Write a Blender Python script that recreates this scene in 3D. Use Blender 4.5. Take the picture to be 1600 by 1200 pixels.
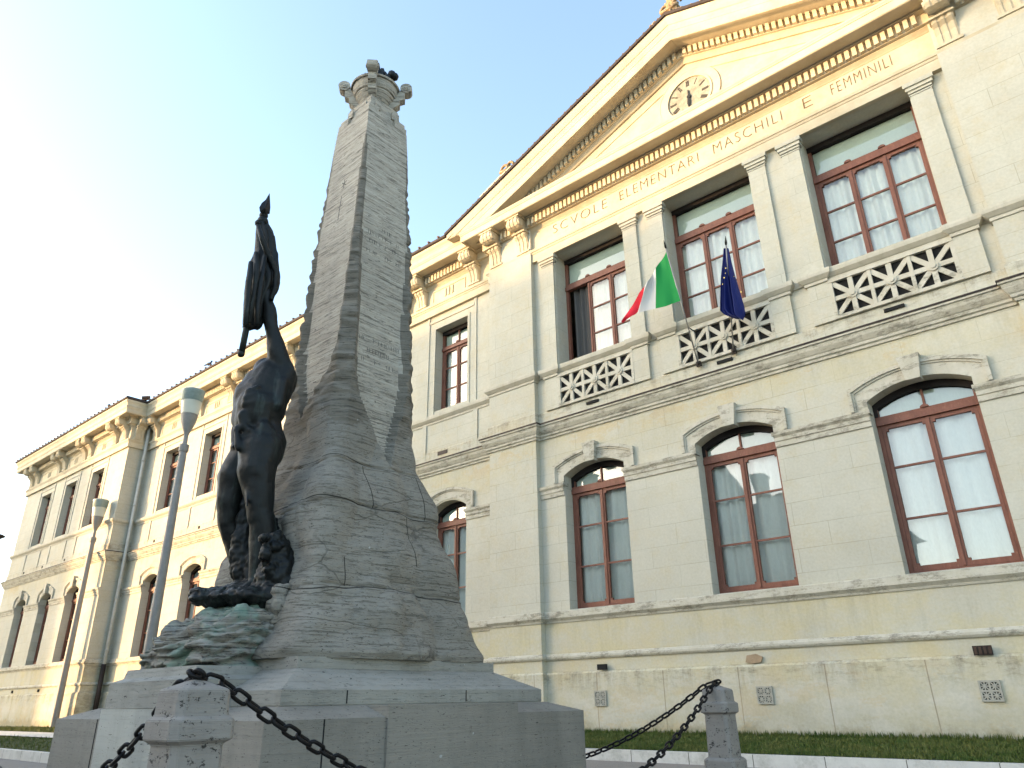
import bpy, bmesh, math, random
import numpy as np
from mathutils import Vector, noise
random.seed(7)
rng = np.random.default_rng(7)
R = math.radians
for o in list(bpy.data.objects): bpy.data.objects.remove(o)
C = bpy.context.scene.collection

# ------------------------------------------------------------------ camera
YAW, PITCH, ROLL, FPX = R(40.674), R(23.327), R(-0.868), 1143.3
CAMZ = 1.0
_f = np.array([-math.sin(YAW)*math.cos(PITCH), math.cos(YAW)*math.cos(PITCH), math.sin(PITCH)])
_r = np.array([math.cos(YAW), math.sin(YAW), 0.0]); _u = np.cross(_r, _f)
_r2 = math.cos(ROLL)*_r+math.sin(ROLL)*_u; _u2 = -math.sin(ROLL)*_r+math.cos(ROLL)*_u
CM = np.array([_r2, -_u2, _f])
cam = bpy.data.cameras.new('camera'); co = bpy.data.objects.new('camera', cam); C.objects.link(co)
from mathutils import Matrix
mw = Matrix(((_r2[0], _u2[0], -_f[0], 0), (_r2[1], _u2[1], -_f[1], 0), (_r2[2], _u2[2], -_f[2], CAMZ), (0, 0, 0, 1)))
co.matrix_world = mw
cam.sensor_width = 36; cam.lens = FPX/1600*36; cam.clip_end = 3000; cam.clip_start = 0.05
bpy.context.scene.camera = co

# ------------------------------------------------------------------ light
SUN_AZ, SUN_EL = 45.0, 5.0           # degrees left (-x) of the facade normal (-y), elevation
world = bpy.data.worlds.new('World'); bpy.context.scene.world = world; world.use_nodes = True
wn = world.node_tree; bg = wn.nodes['Background']
sky = wn.nodes.new('ShaderNodeTexSky'); sky.sky_type = 'NISHITA'; sky.sun_disc = False
sd = Vector((-math.sin(R(SUN_AZ))*math.cos(R(SUN_EL)), -math.cos(R(SUN_AZ))*math.cos(R(SUN_EL)), math.sin(R(SUN_EL))))
sky.sun_elevation = R(18); sky.sun_rotation = math.atan2(sd.x, sd.y)
sky.air_density = 0.85; sky.dust_density = 1.0; sky.ozone_density = 1.0
wb = wn.nodes.new('ShaderNodeMix'); wb.data_type = 'RGBA'; wb.blend_type = 'MULTIPLY'; wb.inputs[0].default_value = 1; wb.inputs[7].default_value = (1.07, 1.02, .89, 1)   # the camera's daylight white balance
wn.links.new(sky.outputs[0], wb.inputs[6]); wn.links.new(wb.outputs[2], bg.inputs[0]); bg.inputs[1].default_value = 0.15
sl = bpy.data.lights.new('sun', 'SUN'); sl.energy = 2.2; sl.angle = R(1.5); sl.color = (1.0, 0.62, 0.30)
so = bpy.data.objects.new('sun', sl); C.objects.link(so); so.location = (-20, -20, 20)
so.rotation_euler = (-sd).to_track_quat('-Z', 'Y').to_euler()
sc = bpy.context.scene
sc.view_settings.view_transform = 'Standard'; sc.view_settings.look = 'None'
sc.view_settings.gamma = 1; sc.view_settings.exposure = 2.3
sc.render.engine = 'CYCLES'

# ------------------------------------------------------------------ helpers
def ray(px, py): return CM.T @ np.array([(px-800)/FPX, (py-600)/FPX, 1.0])
def atY(px, py, y): r = ray(px, py); p = r*y/r[1]; return Vector((p[0], p[1], p[2]+CAMZ))
def atX(px, py, x): r = ray(px, py); p = r*x/r[0]; return Vector((p[0], p[1], p[2]+CAMZ))

class MB:
    def __init__(s): s.v = []; s.f = []
    def add(s, vs, fs):
        n = len(s.v); s.v += [tuple(v) for v in vs]; s.f += [tuple(i+n for i in f) for f in fs]; return s
    def quad(s, a, b, c, d): return s.add([a, b, c, d], [(0, 1, 2, 3)])
    def box(s, x0, x1, y0, y1, z0, z1):
        if x0 > x1: x0, x1 = x1, x0
        if y0 > y1: y0, y1 = y1, y0
        if z0 > z1: z0, z1 = z1, z0
        return s.add([(x0,y0,z0),(x1,y0,z0),(x1,y1,z0),(x0,y1,z0),(x0,y0,z1),(x1,y0,z1),(x1,y1,z1),(x0,y1,z1)],
                     [(0,3,2,1),(4,5,6,7),(0,1,5,4),(1,2,6,5),(2,3,7,6),(3,0,4,7)])
    def frustum(s, cx, cy, z0, h0, z1, h1, ch=0.0):
        def ring(h, z):
            c = ch*h
            if c <= 0: return [(cx-h,cy-h,z),(cx+h,cy-h,z),(cx+h,cy+h,z),(cx-h,cy+h,z)]
            return [(cx-h+c,cy-h,z),(cx+h-c,cy-h,z),(cx+h,cy-h+c,z),(cx+h,cy+h-c,z),(cx+h-c,cy+h,z),(cx-h+c,cy+h,z),(cx-h,cy+h-c,z),(cx-h,cy-h+c,z)]
        return s.loft([ring(h0, z0), ring(h1, z1)])
    def loft(s, rings, closed=True, caps=True):
        n = len(rings[0]); vs = [p for r in rings for p in r]; fs = []
        for i in range(len(rings)-1):
            for j in range(n if closed else n-1):
                k = (j+1) % n
                fs.append((i*n+j, i*n+k, (i+1)*n+k, (i+1)*n+j))
        if caps and closed:
            fs.append(tuple(reversed(range(n)))); fs.append(tuple(range((len(rings)-1)*n, len(rings)*n)))
        return s.add(vs, fs)
    def tube(s, pts, r, n=8, caps=True):
        pts = [Vector(p) for p in pts]; rs = r if isinstance(r, (list, tuple)) else [r]*len(pts)
        rings = []; up = None
        for i, p in enumerate(pts):
            t = (pts[min(i+1, len(pts)-1)]-pts[max(i-1, 0)]).normalized()
            if up is None:
                up = Vector((0, 0, 1)) if abs(t.z) < .9 else Vector((1, 0, 0))
            a = t.cross(up).normalized(); b = a.cross(t).normalized(); up = b
            rings.append([p+(a*math.cos(2*math.pi*k/n)+b*math.sin(2*math.pi*k/n))*rs[i] for k in range(n)])
        return s.loft(rings, caps=caps)
    def sphere(s, c, rad, n=10, m=7):
        c = Vector(c); rr = rad if isinstance(rad, (tuple, list)) else (rad,)*3
        rings = []
        for i in range(m+1):
            ph = -math.pi/2+math.pi*(i+.02)/(m+.04); q = math.cos(ph)
            rings.append([(c.x+rr[0]*q*math.cos(2*math.pi*k/n), c.y+rr[1]*q*math.sin(2*math.pi*k/n), c.z+rr[2]*math.sin(ph)) for k in range(n)])
        return s.loft(rings)
    def lathe(s, c, prof, n=24):
        return s.loft([[(c[0]+r*math.cos(2*math.pi*k/n), c[1]+r*math.sin(2*math.pi*k/n), c[2]+z) for k in range(n)] for r, z in prof])
    def prism_y(s, poly, y0, y1):     # poly of (x,z), extruded in y
        n = len(poly)
        return s.add([(x, y0, z) for x, z in poly]+[(x, y1, z) for x, z in poly],
                     [tuple(range(n)), tuple(reversed(range(n, 2*n)))]+[(i, i+n, (i+1) % n+n, (i+1) % n) for i in range(n)])
    def prism_x(s, poly, x0, x1):     # poly of (y,z)
        n = len(poly)
        return s.add([(x0, y, z) for y, z in poly]+[(x1, y, z) for y, z in poly],
                     [tuple(reversed(range(n))), tuple(range(n, 2*n))]+[(i, (i+1) % n, (i+1) % n+n, i+n) for i in range(n)])

def mesh(name, mb, m, smooth=False, fix=True):
    me = bpy.data.meshes.new(name); me.from_pydata(mb.v, [], mb.f)
    if fix:
        bm = bmesh.new(); bm.from_mesh(me); bmesh.ops.recalc_face_normals(bm, faces=bm.faces); bm.to_mesh(me); bm.free()
    if m: me.materials.append(m)
    if smooth: me.polygons.foreach_set('use_smooth', [True]*len(me.polygons))
    me.update(); return me
def wloc(p):
    v = Vector((0, 0, 0))
    while p is not None: v += p.location; p = p.parent
    return v
def link(name, me, parent=None, loc=None, world=True):
    """world=True: the mesh is in world coordinates and is moved under its parent; else it stands at loc (world)"""
    o = bpy.data.objects.new(name, me); C.objects.link(o)
    if parent is not None:
        o.parent = parent; off = wloc(parent)
        if world: me.transform(Matrix.Translation(-off))
        else: o.location = Vector(loc)-off
    elif loc is not None: o.location = loc
    return o
def obj(name, mb, m, parent=None, smooth=False, fix=True, **k): return link(name, mesh(name, mb, m, smooth, fix), parent, **k)
def tag(o, label=None, cat=None, group=None, kind=None):
    if label: o['label'] = label
    if cat: o['category'] = cat
    if group: o['group'] = group
    if kind: o['kind'] = kind
    return o
def empty(name, loc, label, cat, group=None):
    o = bpy.data.objects.new(name, None); C.objects.link(o); o.location = loc; o.empty_display_size = .2
    return tag(o, label, cat, group)
def smooth_by_angle(me, deg=35):
    bm = bmesh.new(); bm.from_mesh(me)
    for f in bm.faces: f.smooth = True
    for e in bm.edges:
        if len(e.link_faces) == 2 and e.calc_face_angle(0) > R(deg): e.smooth = False
    bm.to_mesh(me); bm.free()

# ------------------------------------------------------------------ materials
class NT:
    def __init__(s, name):
        s.m = bpy.data.materials.new(name); s.m.use_nodes = True; s.t = s.m.node_tree
        s.b = s.t.nodes['Principled BSDF']; s.b.inputs['Specular IOR Level'].default_value = .3
        s.pos = s.t.nodes.new('ShaderNodeNewGeometry').outputs['Position']
    def n(s, ty, **k):
        nd = s.t.nodes.new(ty)
        for a, v in k.items(): setattr(nd, a, v)
        return nd
    def l(s, a, b): s.t.links.new(a, b)
    def mapped(s, sc=(1, 1, 1), off=(0, 0, 0), src=None):
        mp = s.n('ShaderNodeMapping'); mp.inputs['Scale'].default_value = sc; mp.inputs['Location'].default_value = off
        s.l(src or s.pos, mp.inputs['Vector']); return mp.outputs[0]
    def noise(s, scale, sc=(1, 1, 1), det=4, rough=.6, off=(0, 0, 0)):
        nd = s.n('ShaderNodeTexNoise'); nd.inputs['Scale'].default_value = scale; nd.inputs['Detail'].default_value = det
        nd.inputs['Roughness'].default_value = rough; s.l(s.mapped(sc, off), nd.inputs['Vector']); return nd.outputs[0]
    def voro(s, scale, sc=(1, 1, 1), feature='F1', out='Distance'):
        nd = s.n('ShaderNodeTexVoronoi', feature=feature); nd.inputs['Scale'].default_value = scale
        s.l(s.mapped(sc), nd.inputs['Vector']); return nd.outputs[out]
    def ramp(s, val, stops):
        nd = s.n('ShaderNodeValToRGB'); cr = nd.color_ramp
        while len(cr.elements) < len(stops): cr.elements.new(.5)
        for e, (p, c) in zip(cr.elements, stops):
            e.position = p; e.color = (c, c, c, 1) if isinstance(c, (int, float)) else (*c, 1)
        s.l(val, nd.inputs[0]); return nd.outputs[0]
    def math(s, op, a, b=None, c=None, clamp=False):
        nd = s.n('ShaderNodeMath', operation=op, use_clamp=clamp)
        for i, v in enumerate((a, b, c)):
            if v is None: continue
            if isinstance(v, (int, float)): nd.inputs[i].default_value = v
            else: s.l(v, nd.inputs[i])
        return nd.outputs[0]
    def mix(s, fac, a, b, mode='MIX'):
        nd = s.n('ShaderNodeMix', data_type='RGBA', blend_type=mode)
        for i, v in ((0, fac), (6, a), (7, b)):
            if isinstance(v, (int, float)): nd.inputs[i].default_value = v
            elif isinstance(v, tuple): nd.inputs[i].default_value = (*v, 1)
            else: s.l(v, nd.inputs[i])
        return nd.outputs[2]
    def col(s, c):
        if isinstance(c, tuple): s.b.inputs['Base Color'].default_value = (*c, 1)
        else: s.l(c, s.b.inputs['Base Color'])
    def rough(s, v):
        if isinstance(v, (int, float)): s.b.inputs['Roughness'].default_value = v
        else: s.l(v, s.b.inputs['Roughness'])
    def bump(s, h, st=.3, dist=.02):
        nd = s.n('ShaderNodeBump'); nd.inputs['Strength'].default_value = st; nd.inputs['Distance'].default_value = dist
        s.l(h, nd.inputs['Height']); s.l(nd.outputs[0], s.b.inputs['Normal'])
    def sep(s):
        nd = s.n('ShaderNodeSeparateXYZ'); s.l(s.pos, nd.inputs[0]); return nd.outputs

def facade_mat():
    k = NT('facade_plaster'); X, Y, Z = k.sep()
    big = k.noise(.55, det=5, rough=.65); med = k.noise(2.6, det=5, rough=.7, off=(3, 1, 2)); fine = k.noise(22, det=3)
    base = k.mix(k.ramp(big, [(.35, 0), (.68, 1)]), (.485, .478, .418), (.425, .415, .36))
    base = k.mix(k.ramp(med, [(.5, 0), (.72, .55)]), base, (.45, .40, .285))
    # ochre algae patches, thickest on the base storey and under the string courses
    band = k.ramp(k.math('DIVIDE', Z, 18), [(0.0, .55), (.05, .5), (.085, .75), (.147, .8), (.151, .12), (.33, .1), (.37, .55), (.405, .5), (.415, .2), (.44, .15), (.5, .05), (1, .1)])
    pat = k.ramp(k.noise(1.1, (1, 1, 1.3), det=6, rough=.7, off=(7, 0, 0)), [(.40, 0), (.62, 1)])
    base = k.mix(k.math('MULTIPLY', band, k.math('ADD', k.math('MULTIPLY', pat, .95), .22)), base, (.475, .425, .275))
    # pale washed patches low down
    lowm = k.ramp(Z, [(0, 1), (.5, 0), (1, 0)]); lowm = k.ramp(k.math('DIVIDE', Z, 4), [(.12, .8), (.3, .5), (.42, 0)])
    base = k.mix(k.math('MULTIPLY', lowm, k.ramp(k.noise(.9, (1, 1, 2.2), det=4, off=(1, 5, 9)), [(.42, 0), (.6, 1)])), base, (.52, .51, .46))
    # rain streaks / black crust just below the mouldings
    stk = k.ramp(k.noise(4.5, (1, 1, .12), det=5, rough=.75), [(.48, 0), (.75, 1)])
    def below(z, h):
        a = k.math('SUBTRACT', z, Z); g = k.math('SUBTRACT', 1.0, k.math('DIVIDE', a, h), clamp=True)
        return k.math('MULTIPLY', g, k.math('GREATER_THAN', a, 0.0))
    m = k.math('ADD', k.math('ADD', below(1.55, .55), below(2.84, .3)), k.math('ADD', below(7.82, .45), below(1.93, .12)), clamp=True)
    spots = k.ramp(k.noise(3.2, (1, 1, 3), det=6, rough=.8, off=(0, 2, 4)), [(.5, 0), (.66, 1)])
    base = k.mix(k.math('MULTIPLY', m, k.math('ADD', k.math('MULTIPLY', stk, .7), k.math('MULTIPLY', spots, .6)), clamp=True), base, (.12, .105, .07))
    # plinth seams, rusty runs, damp at the foot
    u_ = k.math('FRACT', k.math('ADD', k.math('MULTIPLY', X, .62), k.math('MULTIPLY', k.noise(.6, det=1), .04))); sm_ = k.math('MULTIPLY', k.math('LESS_THAN', u_, .012), k.math('LESS_THAN', Z, 1.5))
    run = k.math('MULTIPLY', k.ramp(u_, [(0, 1), (.05, .4), (.12, 0)]), k.math('LESS_THAN', Z, 1.5))
    base = k.mix(k.math('MULTIPLY', run, k.math('MULTIPLY', stk, .5)), base, (.33, .25, .14)); base = k.mix(k.math('MULTIPLY', sm_, .6), base, (.16, .12, .08))
    damp = k.ramp(k.math('ADD', k.math('DIVIDE', Z, 3), k.math('MULTIPLY', k.math('SUBTRACT', k.noise(1.5, det=5, rough=.75), .5), .35)), [(.11, .8), (.17, .25), (.3, 0)])
    base = k.mix(damp, base, (.26, .24, .16))
    pch = k.math('MULTIPLY', k.ramp(k.noise(.75, (1, 1, 1.6), det=7, rough=.78, off=(2, 3, 8)), [(.52, 0), (.57, .55)]), k.ramp(k.math('DIVIDE', Z, 8), [(0, .8), (.2, .35), (.34, .1), (.80, .2), (.87, .9), (1, .2)]))
    base = k.mix(pch, base, (.47, .36, .2))
    ruin = k.math('MULTIPLY', k.ramp(k.noise(2.2, (1, 1, .16), det=6, rough=.8, off=(0, 0, 7)), [(.50, 0), (.72, .5)]), k.ramp(k.math('DIVIDE', Z, 14), [(.1, .3), (.19, .9), (.2, .15), (.42, .1), (.50, .8), (.53, .3), (.6, .15), (1, .3)]))
    base = k.mix(ruin, base, (.27, .245, .18))
    cnr = k.math('MULTIPLY', k.ramp(k.math('ABSOLUTE', k.math('ADD', X, 35.9)), [(.15, 1), (.95, 0)]), k.ramp(k.math('DIVIDE', Z, 10), [(.03, .9), (.15, .6), (.19, .15), (.235, .5), (.27, .9), (.30, .1), (.66, .1), (.71, .6), (.765, .9), (.80, .1)]))
    base = k.mix(k.math('MULTIPLY', cnr, k.ramp(k.noise(1.6, (1, 1, 2), det=6, rough=.8, off=(4, 4, 4)), [(.40, 0), (.56, .85)])), base, (.17, .145, .10))
    # ashlar joints
    br = k.n('ShaderNodeTexBrick'); br.offset = .5; cx = k.n('ShaderNodeCombineXYZ'); k.l(X, cx.inputs[0]); k.l(Z, cx.inputs[1])
    k.l(cx.outputs[0], br.inputs['Vector']); br.inputs['Scale'].default_value = 1; br.inputs['Brick Width'].default_value = 1.25
    br.inputs['Row Height'].default_value = .44; br.inputs['Mortar Size'].default_value = .007; br.inputs['Mortar Smooth'].default_value = .3
    br.inputs['Color1'].default_value = (1, 1, 1, 1); br.inputs['Color2'].default_value = (.93, .93, .93, 1); br.inputs['Mortar'].default_value = (.66, .65, .62, 1)
    zone = k.math('MULTIPLY', k.math('GREATER_THAN', Z, 2.86), k.math('LESS_THAN', Z, 12.4))
    jm = k.math('MULTIPLY', zone, k.ramp(k.noise(.8, det=2, off=(9, 9, 1)), [(.35, .2), (.6, .75)]))
    base = k.mix(jm, base, k.mix(1.0, base, br.outputs['Color'], 'MULTIPLY'))
    base = k.mix(.25, base, k.mix(k.ramp(fine, [(.3, 0), (.7, 1)]), (.36, .34, .28), (.6, .57, .5)), 'OVERLAY')
    k.col(base); k.rough(.85)
    h = k.math('ADD', k.math('MULTIPLY', fine, .3), k.math('MULTIPLY', med, .8))
    k.bump(k.math('SUBTRACT', h, k.math('MULTIPLY', br.outputs['Fac'], k.math('MULTIPLY', zone, .35))), .35, .02)
    return k.m
def trim_mat():
    k = NT('trim_stone'); med = k.noise(3, det=6, rough=.7); fine = k.noise(26, det=3)
    stk = k.ramp(k.noise(7, (1, 1, .2), det=5, rough=.75), [(.5, 0), (.78, .8)])
    spots = k.ramp(k.noise(2.4, (1, 1, 2.5), det=8, rough=.85, off=(5, 5, 0)), [(.50, 0), (.60, .85)])
    b = k.mix(k.ramp(med, [(.35, 0), (.7, 1)]), (.49, .465, .39), (.41, .38, .295))
    X, Y, Z = k.sep(); low = k.math('LESS_THAN', Z, 8.2)
    b = k.mix(k.math('MULTIPLY', stk, .45), b, (.2, .17, .12))
    b = k.mix(k.math('MULTIPLY', k.math('MULTIPLY', spots, low), .8), b, (.13, .12, .09))
    k.col(b); k.rough(.85); k.bump(k.math('ADD', med, k.math('MULTIPLY', fine, .3)), .35, .02); return k.m
def cornice_mat():
    k = NT('cornice_plaster'); med = k.noise(1.7, det=6, rough=.7); fine = k.noise(26, det=3)
    b = k.mix(k.ramp(med, [(.38, 0), (.68, 1)]), (.52, .465, .345), (.43, .365, .255))
    k.col(b); k.rough(.85); k.bump(k.math('ADD', med, k.math('MULTIPLY', fine, .3)), .3, .02); return k.m
def travertine(name, tint=(.235, .228, .205), dark=(.105, .1, .088), green=0.0, joints=False, streaks=1.0, dash=1.0, cracks=0.0, pt=.63):
    k = NT(name); X, Y, Z = k.sep()
    sa = k.noise(2.0, (.10, .10, 16), det=9, rough=.72); sb = k.noise(3.2, (.8, .8, 12), det=7, rough=.7, off=(2, 5, 0)); st = k.math('ADD', k.math('MULTIPLY', sa, .75), k.math('MULTIPLY', sb, .25)); st2 = k.noise(3.5, (1, 1, 9), det=6, rough=.75, off=(4, 4, 4))
    big = k.noise(.8, det=4); fine = k.noise(40, (1, 1, 2.5), det=3)
    b = k.mix(k.ramp(st, [(.38, 0), (.60, 1)]), dark, tint)
    b = k.mix(1-.5*streaks, b, tint) if streaks < 1 else b
    b = k.mix(k.ramp(big, [(.35, .35), (.6, 0)]), b, tuple(.62*c for c in tint))
    vs_ = k.ramp(k.noise(1.4, (1, 1, .22), det=6, rough=.7, off=(9, 4, 0)), [(.45, 0), (.72, .55)]); b = k.mix(vs_, b, tuple(.5*c for c in tint))
    pit = k.noise(17 if pt < .63 else 8, (1.2, 1.2, 1.7) if pt < .6 else (1.1, 1.1, 4), det=4, rough=.8, off=(2, 8, 1)); pm = k.ramp(pit, [(pt, 0), (pt+.03, 1)])
    pit2 = k.ramp(k.voro(24, (1, 1, 2.6)), [(.10, 1), (.17, 0)]); pm2 = k.math('MULTIPLY', pit2, k.ramp(st2, [(.5, 0), (.56, 1)]))
    pm = k.math('MAXIMUM', pm, pm2)
    b = k.mix(k.math('MULTIPLY', pm, .85), b, (.022, .02, .018))
    dsh = k.ramp(k.math('ADD', k.math('MULTIPLY', k.noise(2.0, (.12, .12, 26), det=6, rough=.7, off=(1, 7, 3)), .5), k.math('MULTIPLY', k.noise(4.5, (1, 1, 9), det=4, rough=.7, off=(1, 7, 3)), .5)), [(.545, 0), (.575, .9)]); dsh2 = k.ramp(k.noise(6, (1, 1, 14), det=4, rough=.75, off=(6, 2, 3)), [(.585, 0), (.62, .9)])
    dsh = k.math('MULTIPLY', k.math('MAXIMUM', dsh, dsh2), dash); pm = k.math('MAXIMUM', pm, k.math('MULTIPLY', dsh, .8)); b = k.mix(dsh, b, tuple(.32*c for c in dark))
    wsp = k.ramp(k.noise(13, det=1, off=(11, 3, 5)), [(.80, 0), (.81, .5)]); b = k.mix(wsp, b, (.5, .5, .47))
    ce = k.n('ShaderNodeTexVoronoi', feature='DISTANCE_TO_EDGE'); ce.inputs['Scale'].default_value = 1.0; ds = k.n('ShaderNodeVectorMath', operation='ADD'); nz = k.n('ShaderNodeTexNoise'); nz.inputs['Scale'].default_value = 1.5; nz.inputs['Detail'].default_value = 6
    k.l(k.pos, nz.inputs['Vector']); sv = k.n('ShaderNodeVectorMath', operation='SCALE'); sv.inputs['Scale'].default_value = .55; k.l(nz.outputs['Color'], sv.inputs[0]); k.l(sv.outputs[0], ds.inputs[0]); k.l(k.mapped((.55, .55, 2.6)), ds.inputs[1]); k.l(ds.outputs[0], ce.inputs['Vector'])
    crk = k.math('MULTIPLY', k.ramp(ce.outputs['Distance'], [(.004, 1), (.012, 0)]), cracks); crk = k.math('MULTIPLY', crk, k.ramp(k.noise(1.1, det=2, off=(5, 9, 9)), [(.42, 0), (.5, 1)]))
    b = k.mix(k.math('MULTIPLY', crk, .85), b, (.03, .026, .022)); pm = k.math('MAXIMUM', pm, crk)
    if green:
        gm = k.ramp(k.noise(1.6, det=5, rough=.7, off=(1, 1, 6)), [(.44, 0), (.58, green)])
        b = k.mix(gm, b, (.12, .24, .185))
    hh = k.math('SUBTRACT', k.math('ADD', k.math('MULTIPLY', st, 1.0*streaks), k.math('MULTIPLY', fine, .25)), k.math('MULTIPLY', pm, 1.2))
    if joints:
        wob = k.math('MULTIPLY', k.math('SUBTRACT', k.noise(.9, det=2), .5), .25); jj = None
        for z in (2.02, 2.86, 3.38, 4.9, 5.95, 7.2, 8.1):
            a = k.math('LESS_THAN', k.math('ABSOLUTE', k.math('SUBTRACT', k.math('ADD', Z, wob), z)), .006 if z < 3 else .004)
            jj = a if jj is None else k.math('MAXIMUM', jj, a)
        for y0, za, zb in ((5.25, 2.3, 2.86), (4.78, 2.86, 3.36), (5.55, 2.86, 3.4), (4.35, 2.02, 2.3)):
            a = k.math('MULTIPLY', k.math('LESS_THAN', k.math('ABSOLUTE', k.math('SUBTRACT', k.math('ADD', Y, k.math('MULTIPLY', Z, .06)), y0+.16)), .006), k.math('MULTIPLY', k.math('GREATER_THAN', Z, za), k.math('LESS_THAN', Z, zb)))
            jj = k.math('MAXIMUM', jj, k.math('MULTIPLY', a, k.math('GREATER_THAN', X, -6.6)))
        b = k.mix(k.math('MULTIPLY', jj, .85), b, (.02, .018, .016)); hh = k.math('SUBTRACT', hh, jj)
    k.col(b); k.rough(.88); k.bump(hh, .5, .025); return k.m
def simple(name, c, rough=.6, metal=0, var=.15, scale=6, spec=.3, bump=.1):
    k = NT(name); n = k.noise(scale, det=5, rough=.7)
    k.col(k.mix(k.ramp(n, [(.3, 0), (.7, 1)]), tuple(x*(1-var) for x in c), tuple(min(1, x*(1+var)) for x in c)))
    k.rough(rough); k.b.inputs['Metallic'].default_value = metal; k.b.inputs['Specular IOR Level'].default_value = spec
    if bump: k.bump(n, bump, .02)
    return k.m
def bronze_mat():
    k = NT('dark_bronze'); n = k.noise(5, det=7, rough=.75); s = k.ramp(k.noise(9, (1, 1, .16), det=5, rough=.7), [(.55, 0), (.75, 1)])
    b = k.mix(k.ramp(n, [(.35, 0), (.75, 1)]), (.0025, .003, .0028), (.0075, .010, .0088))
    b = k.mix(k.math('MULTIPLY', s, .6), b, (.05, .072, .062))
    k.col(b); k.rough(k.ramp(n, [(.3, .42), (.8, .7)])); k.b.inputs['Specular IOR Level'].default_value = .3; k.b.inputs['Metallic'].default_value = .0; k.bump(n, .5, .02); return k.m
def wood_mat():
    k = NT('red_painted_wood'); n = k.noise(7, (1, 1, .3), det=6, rough=.8); ch = k.ramp(k.noise(30, (1, 1, .35), det=4, rough=.8), [(.62, 0), (.7, .8)])
    b = k.mix(k.ramp(n, [(.3, 0), (.7, 1)]), (.125, .046, .030), (.225, .092, .060))
    b = k.mix(ch, b, (.33, .17, .10)); k.col(b); k.rough(.55); k.bump(n, .2, .01); return k.m
def glass_mat():
    k = NT('window_glass'); t = k.t; out = t.nodes['Material Output']
    tr = k.n('ShaderNodeBsdfTransparent'); tr.inputs[0].default_value = (.90, .95, .92, 1)
    gl = k.n('ShaderNodeBsdfGlossy'); gl.inputs['Roughness'].default_value = .012
    fr = k.n('ShaderNodeFresnel'); fr.inputs['IOR'].default_value = 1.55
    bp = k.n('ShaderNodeBump'); bp.inputs['Strength'].default_value = .04; bp.inputs['Distance'].default_value = .05
    k.l(k.noise(1.3, det=1), bp.inputs['Height']); k.l(bp.outputs[0], gl.inputs['Normal'])
    mx = k.n('ShaderNodeMixShader'); k.l(k.math('MULTIPLY_ADD', fr.outputs[0], 1.2, .05, clamp=True), mx.inputs[0])
    k.l(tr.outputs[0], mx.inputs[1]); k.l(gl.outputs[0], mx.inputs[2]); k.l(mx.outputs[0], out.inputs[0]); return k.m
def cloth_mat(name, c, rough=.85, trans=.3):
    k = NT(name); n = k.noise(30, (1, 1, .4), det=3); k.col(k.mix(k.ramp(n, [(.3, 0), (.7, 1)]), tuple(x*.92 for x in c), c)); k.rough(rough)
    return k.m
M_WALL = facade_mat(); M_TRIM = trim_mat(); M_CORN = cornice_mat()
M_TRAV = travertine('travertine_smooth', tint=(.52, .475, .395), dark=(.31, .275, .22), streaks=1.0, dash=.8); M_TRAVB = travertine('travertine_block', tint=(.26, .238, .20), dark=(.15, .136, .11), streaks=.45, dash=.12, pt=.625)
M_ROCK = travertine('travertine_rough', tint=(.265, .242, .20), dark=(.155, .138, .11), joints=True, streaks=.6, dash=.6, cracks=.55, pt=.605)
M_STRIP = travertine('travertine_weathered_edge', tint=(.23, .205, .165), dark=(.145, .128, .10), dash=.7)
M_GREEN = travertine('travertine_green_stained', tint=(.36, .335, .285), dark=(.12, .11, .09), green=.6)
M_SLAB = travertine('travertine_slab', tint=(.32, .305, .265), dark=(.19, .178, .15), streaks=.5, dash=.25); M_PANEL = travertine('travertine_pale', tint=(.42, .41, .36), dark=(.33, .32, .28), streaks=.4, dash=.1); M_BRONZE = bronze_mat(); M_WOOD = wood_mat(); M_GLASS = glass_mat()
M_CURT = cloth_mat('white_curtain', (.88, .87, .84)); M_BLIND = cloth_mat('pale_blind', (.62, .66, .59)); M_DCURT = cloth_mat('dark_curtain', (.09, .085, .08))
M_CHAIN = simple('dark_iron', (.018, .017, .017), .55, .7, .3, 40); M_POST = travertine('grey_travertine_post', tint=(.29, .265, .235), dark=(.18, .165, .142), streaks=.4, dash=.08, pt=.59)
M_TILE = simple('roof_tile', (.12, .075, .055), .9, 0, .4, 9, bump=.6); M_ROOFEDGE = simple('roof_edge', (.045, .035, .033), .8, 0, .3, 8)
M_PIPE = simple('grey_downpipe', (.44, .44, .40), .6, .0, .15, 4); M_LAMP = simple('grey_lamp_paint', (.25, .235, .215), .55, .1, .12, 5)
M_DARK = simple('dark_interior', (.02, .019, .018), .9); M_METALDK = simple('dark_grille', (.03, .022, .018), .6, .3)
M_GRIL = simple('cement_grille', (.33, .32, .27), .85); M_LETTER = simple('carved_letter_shadow_paint', (.12, .085, .045), .9)
M_HEADSHADE = simple('head_shade_black', (.016, .012, .011), .8); M_HOLE = simple('hole_dark', (.012, .012, .012), .95)

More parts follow.
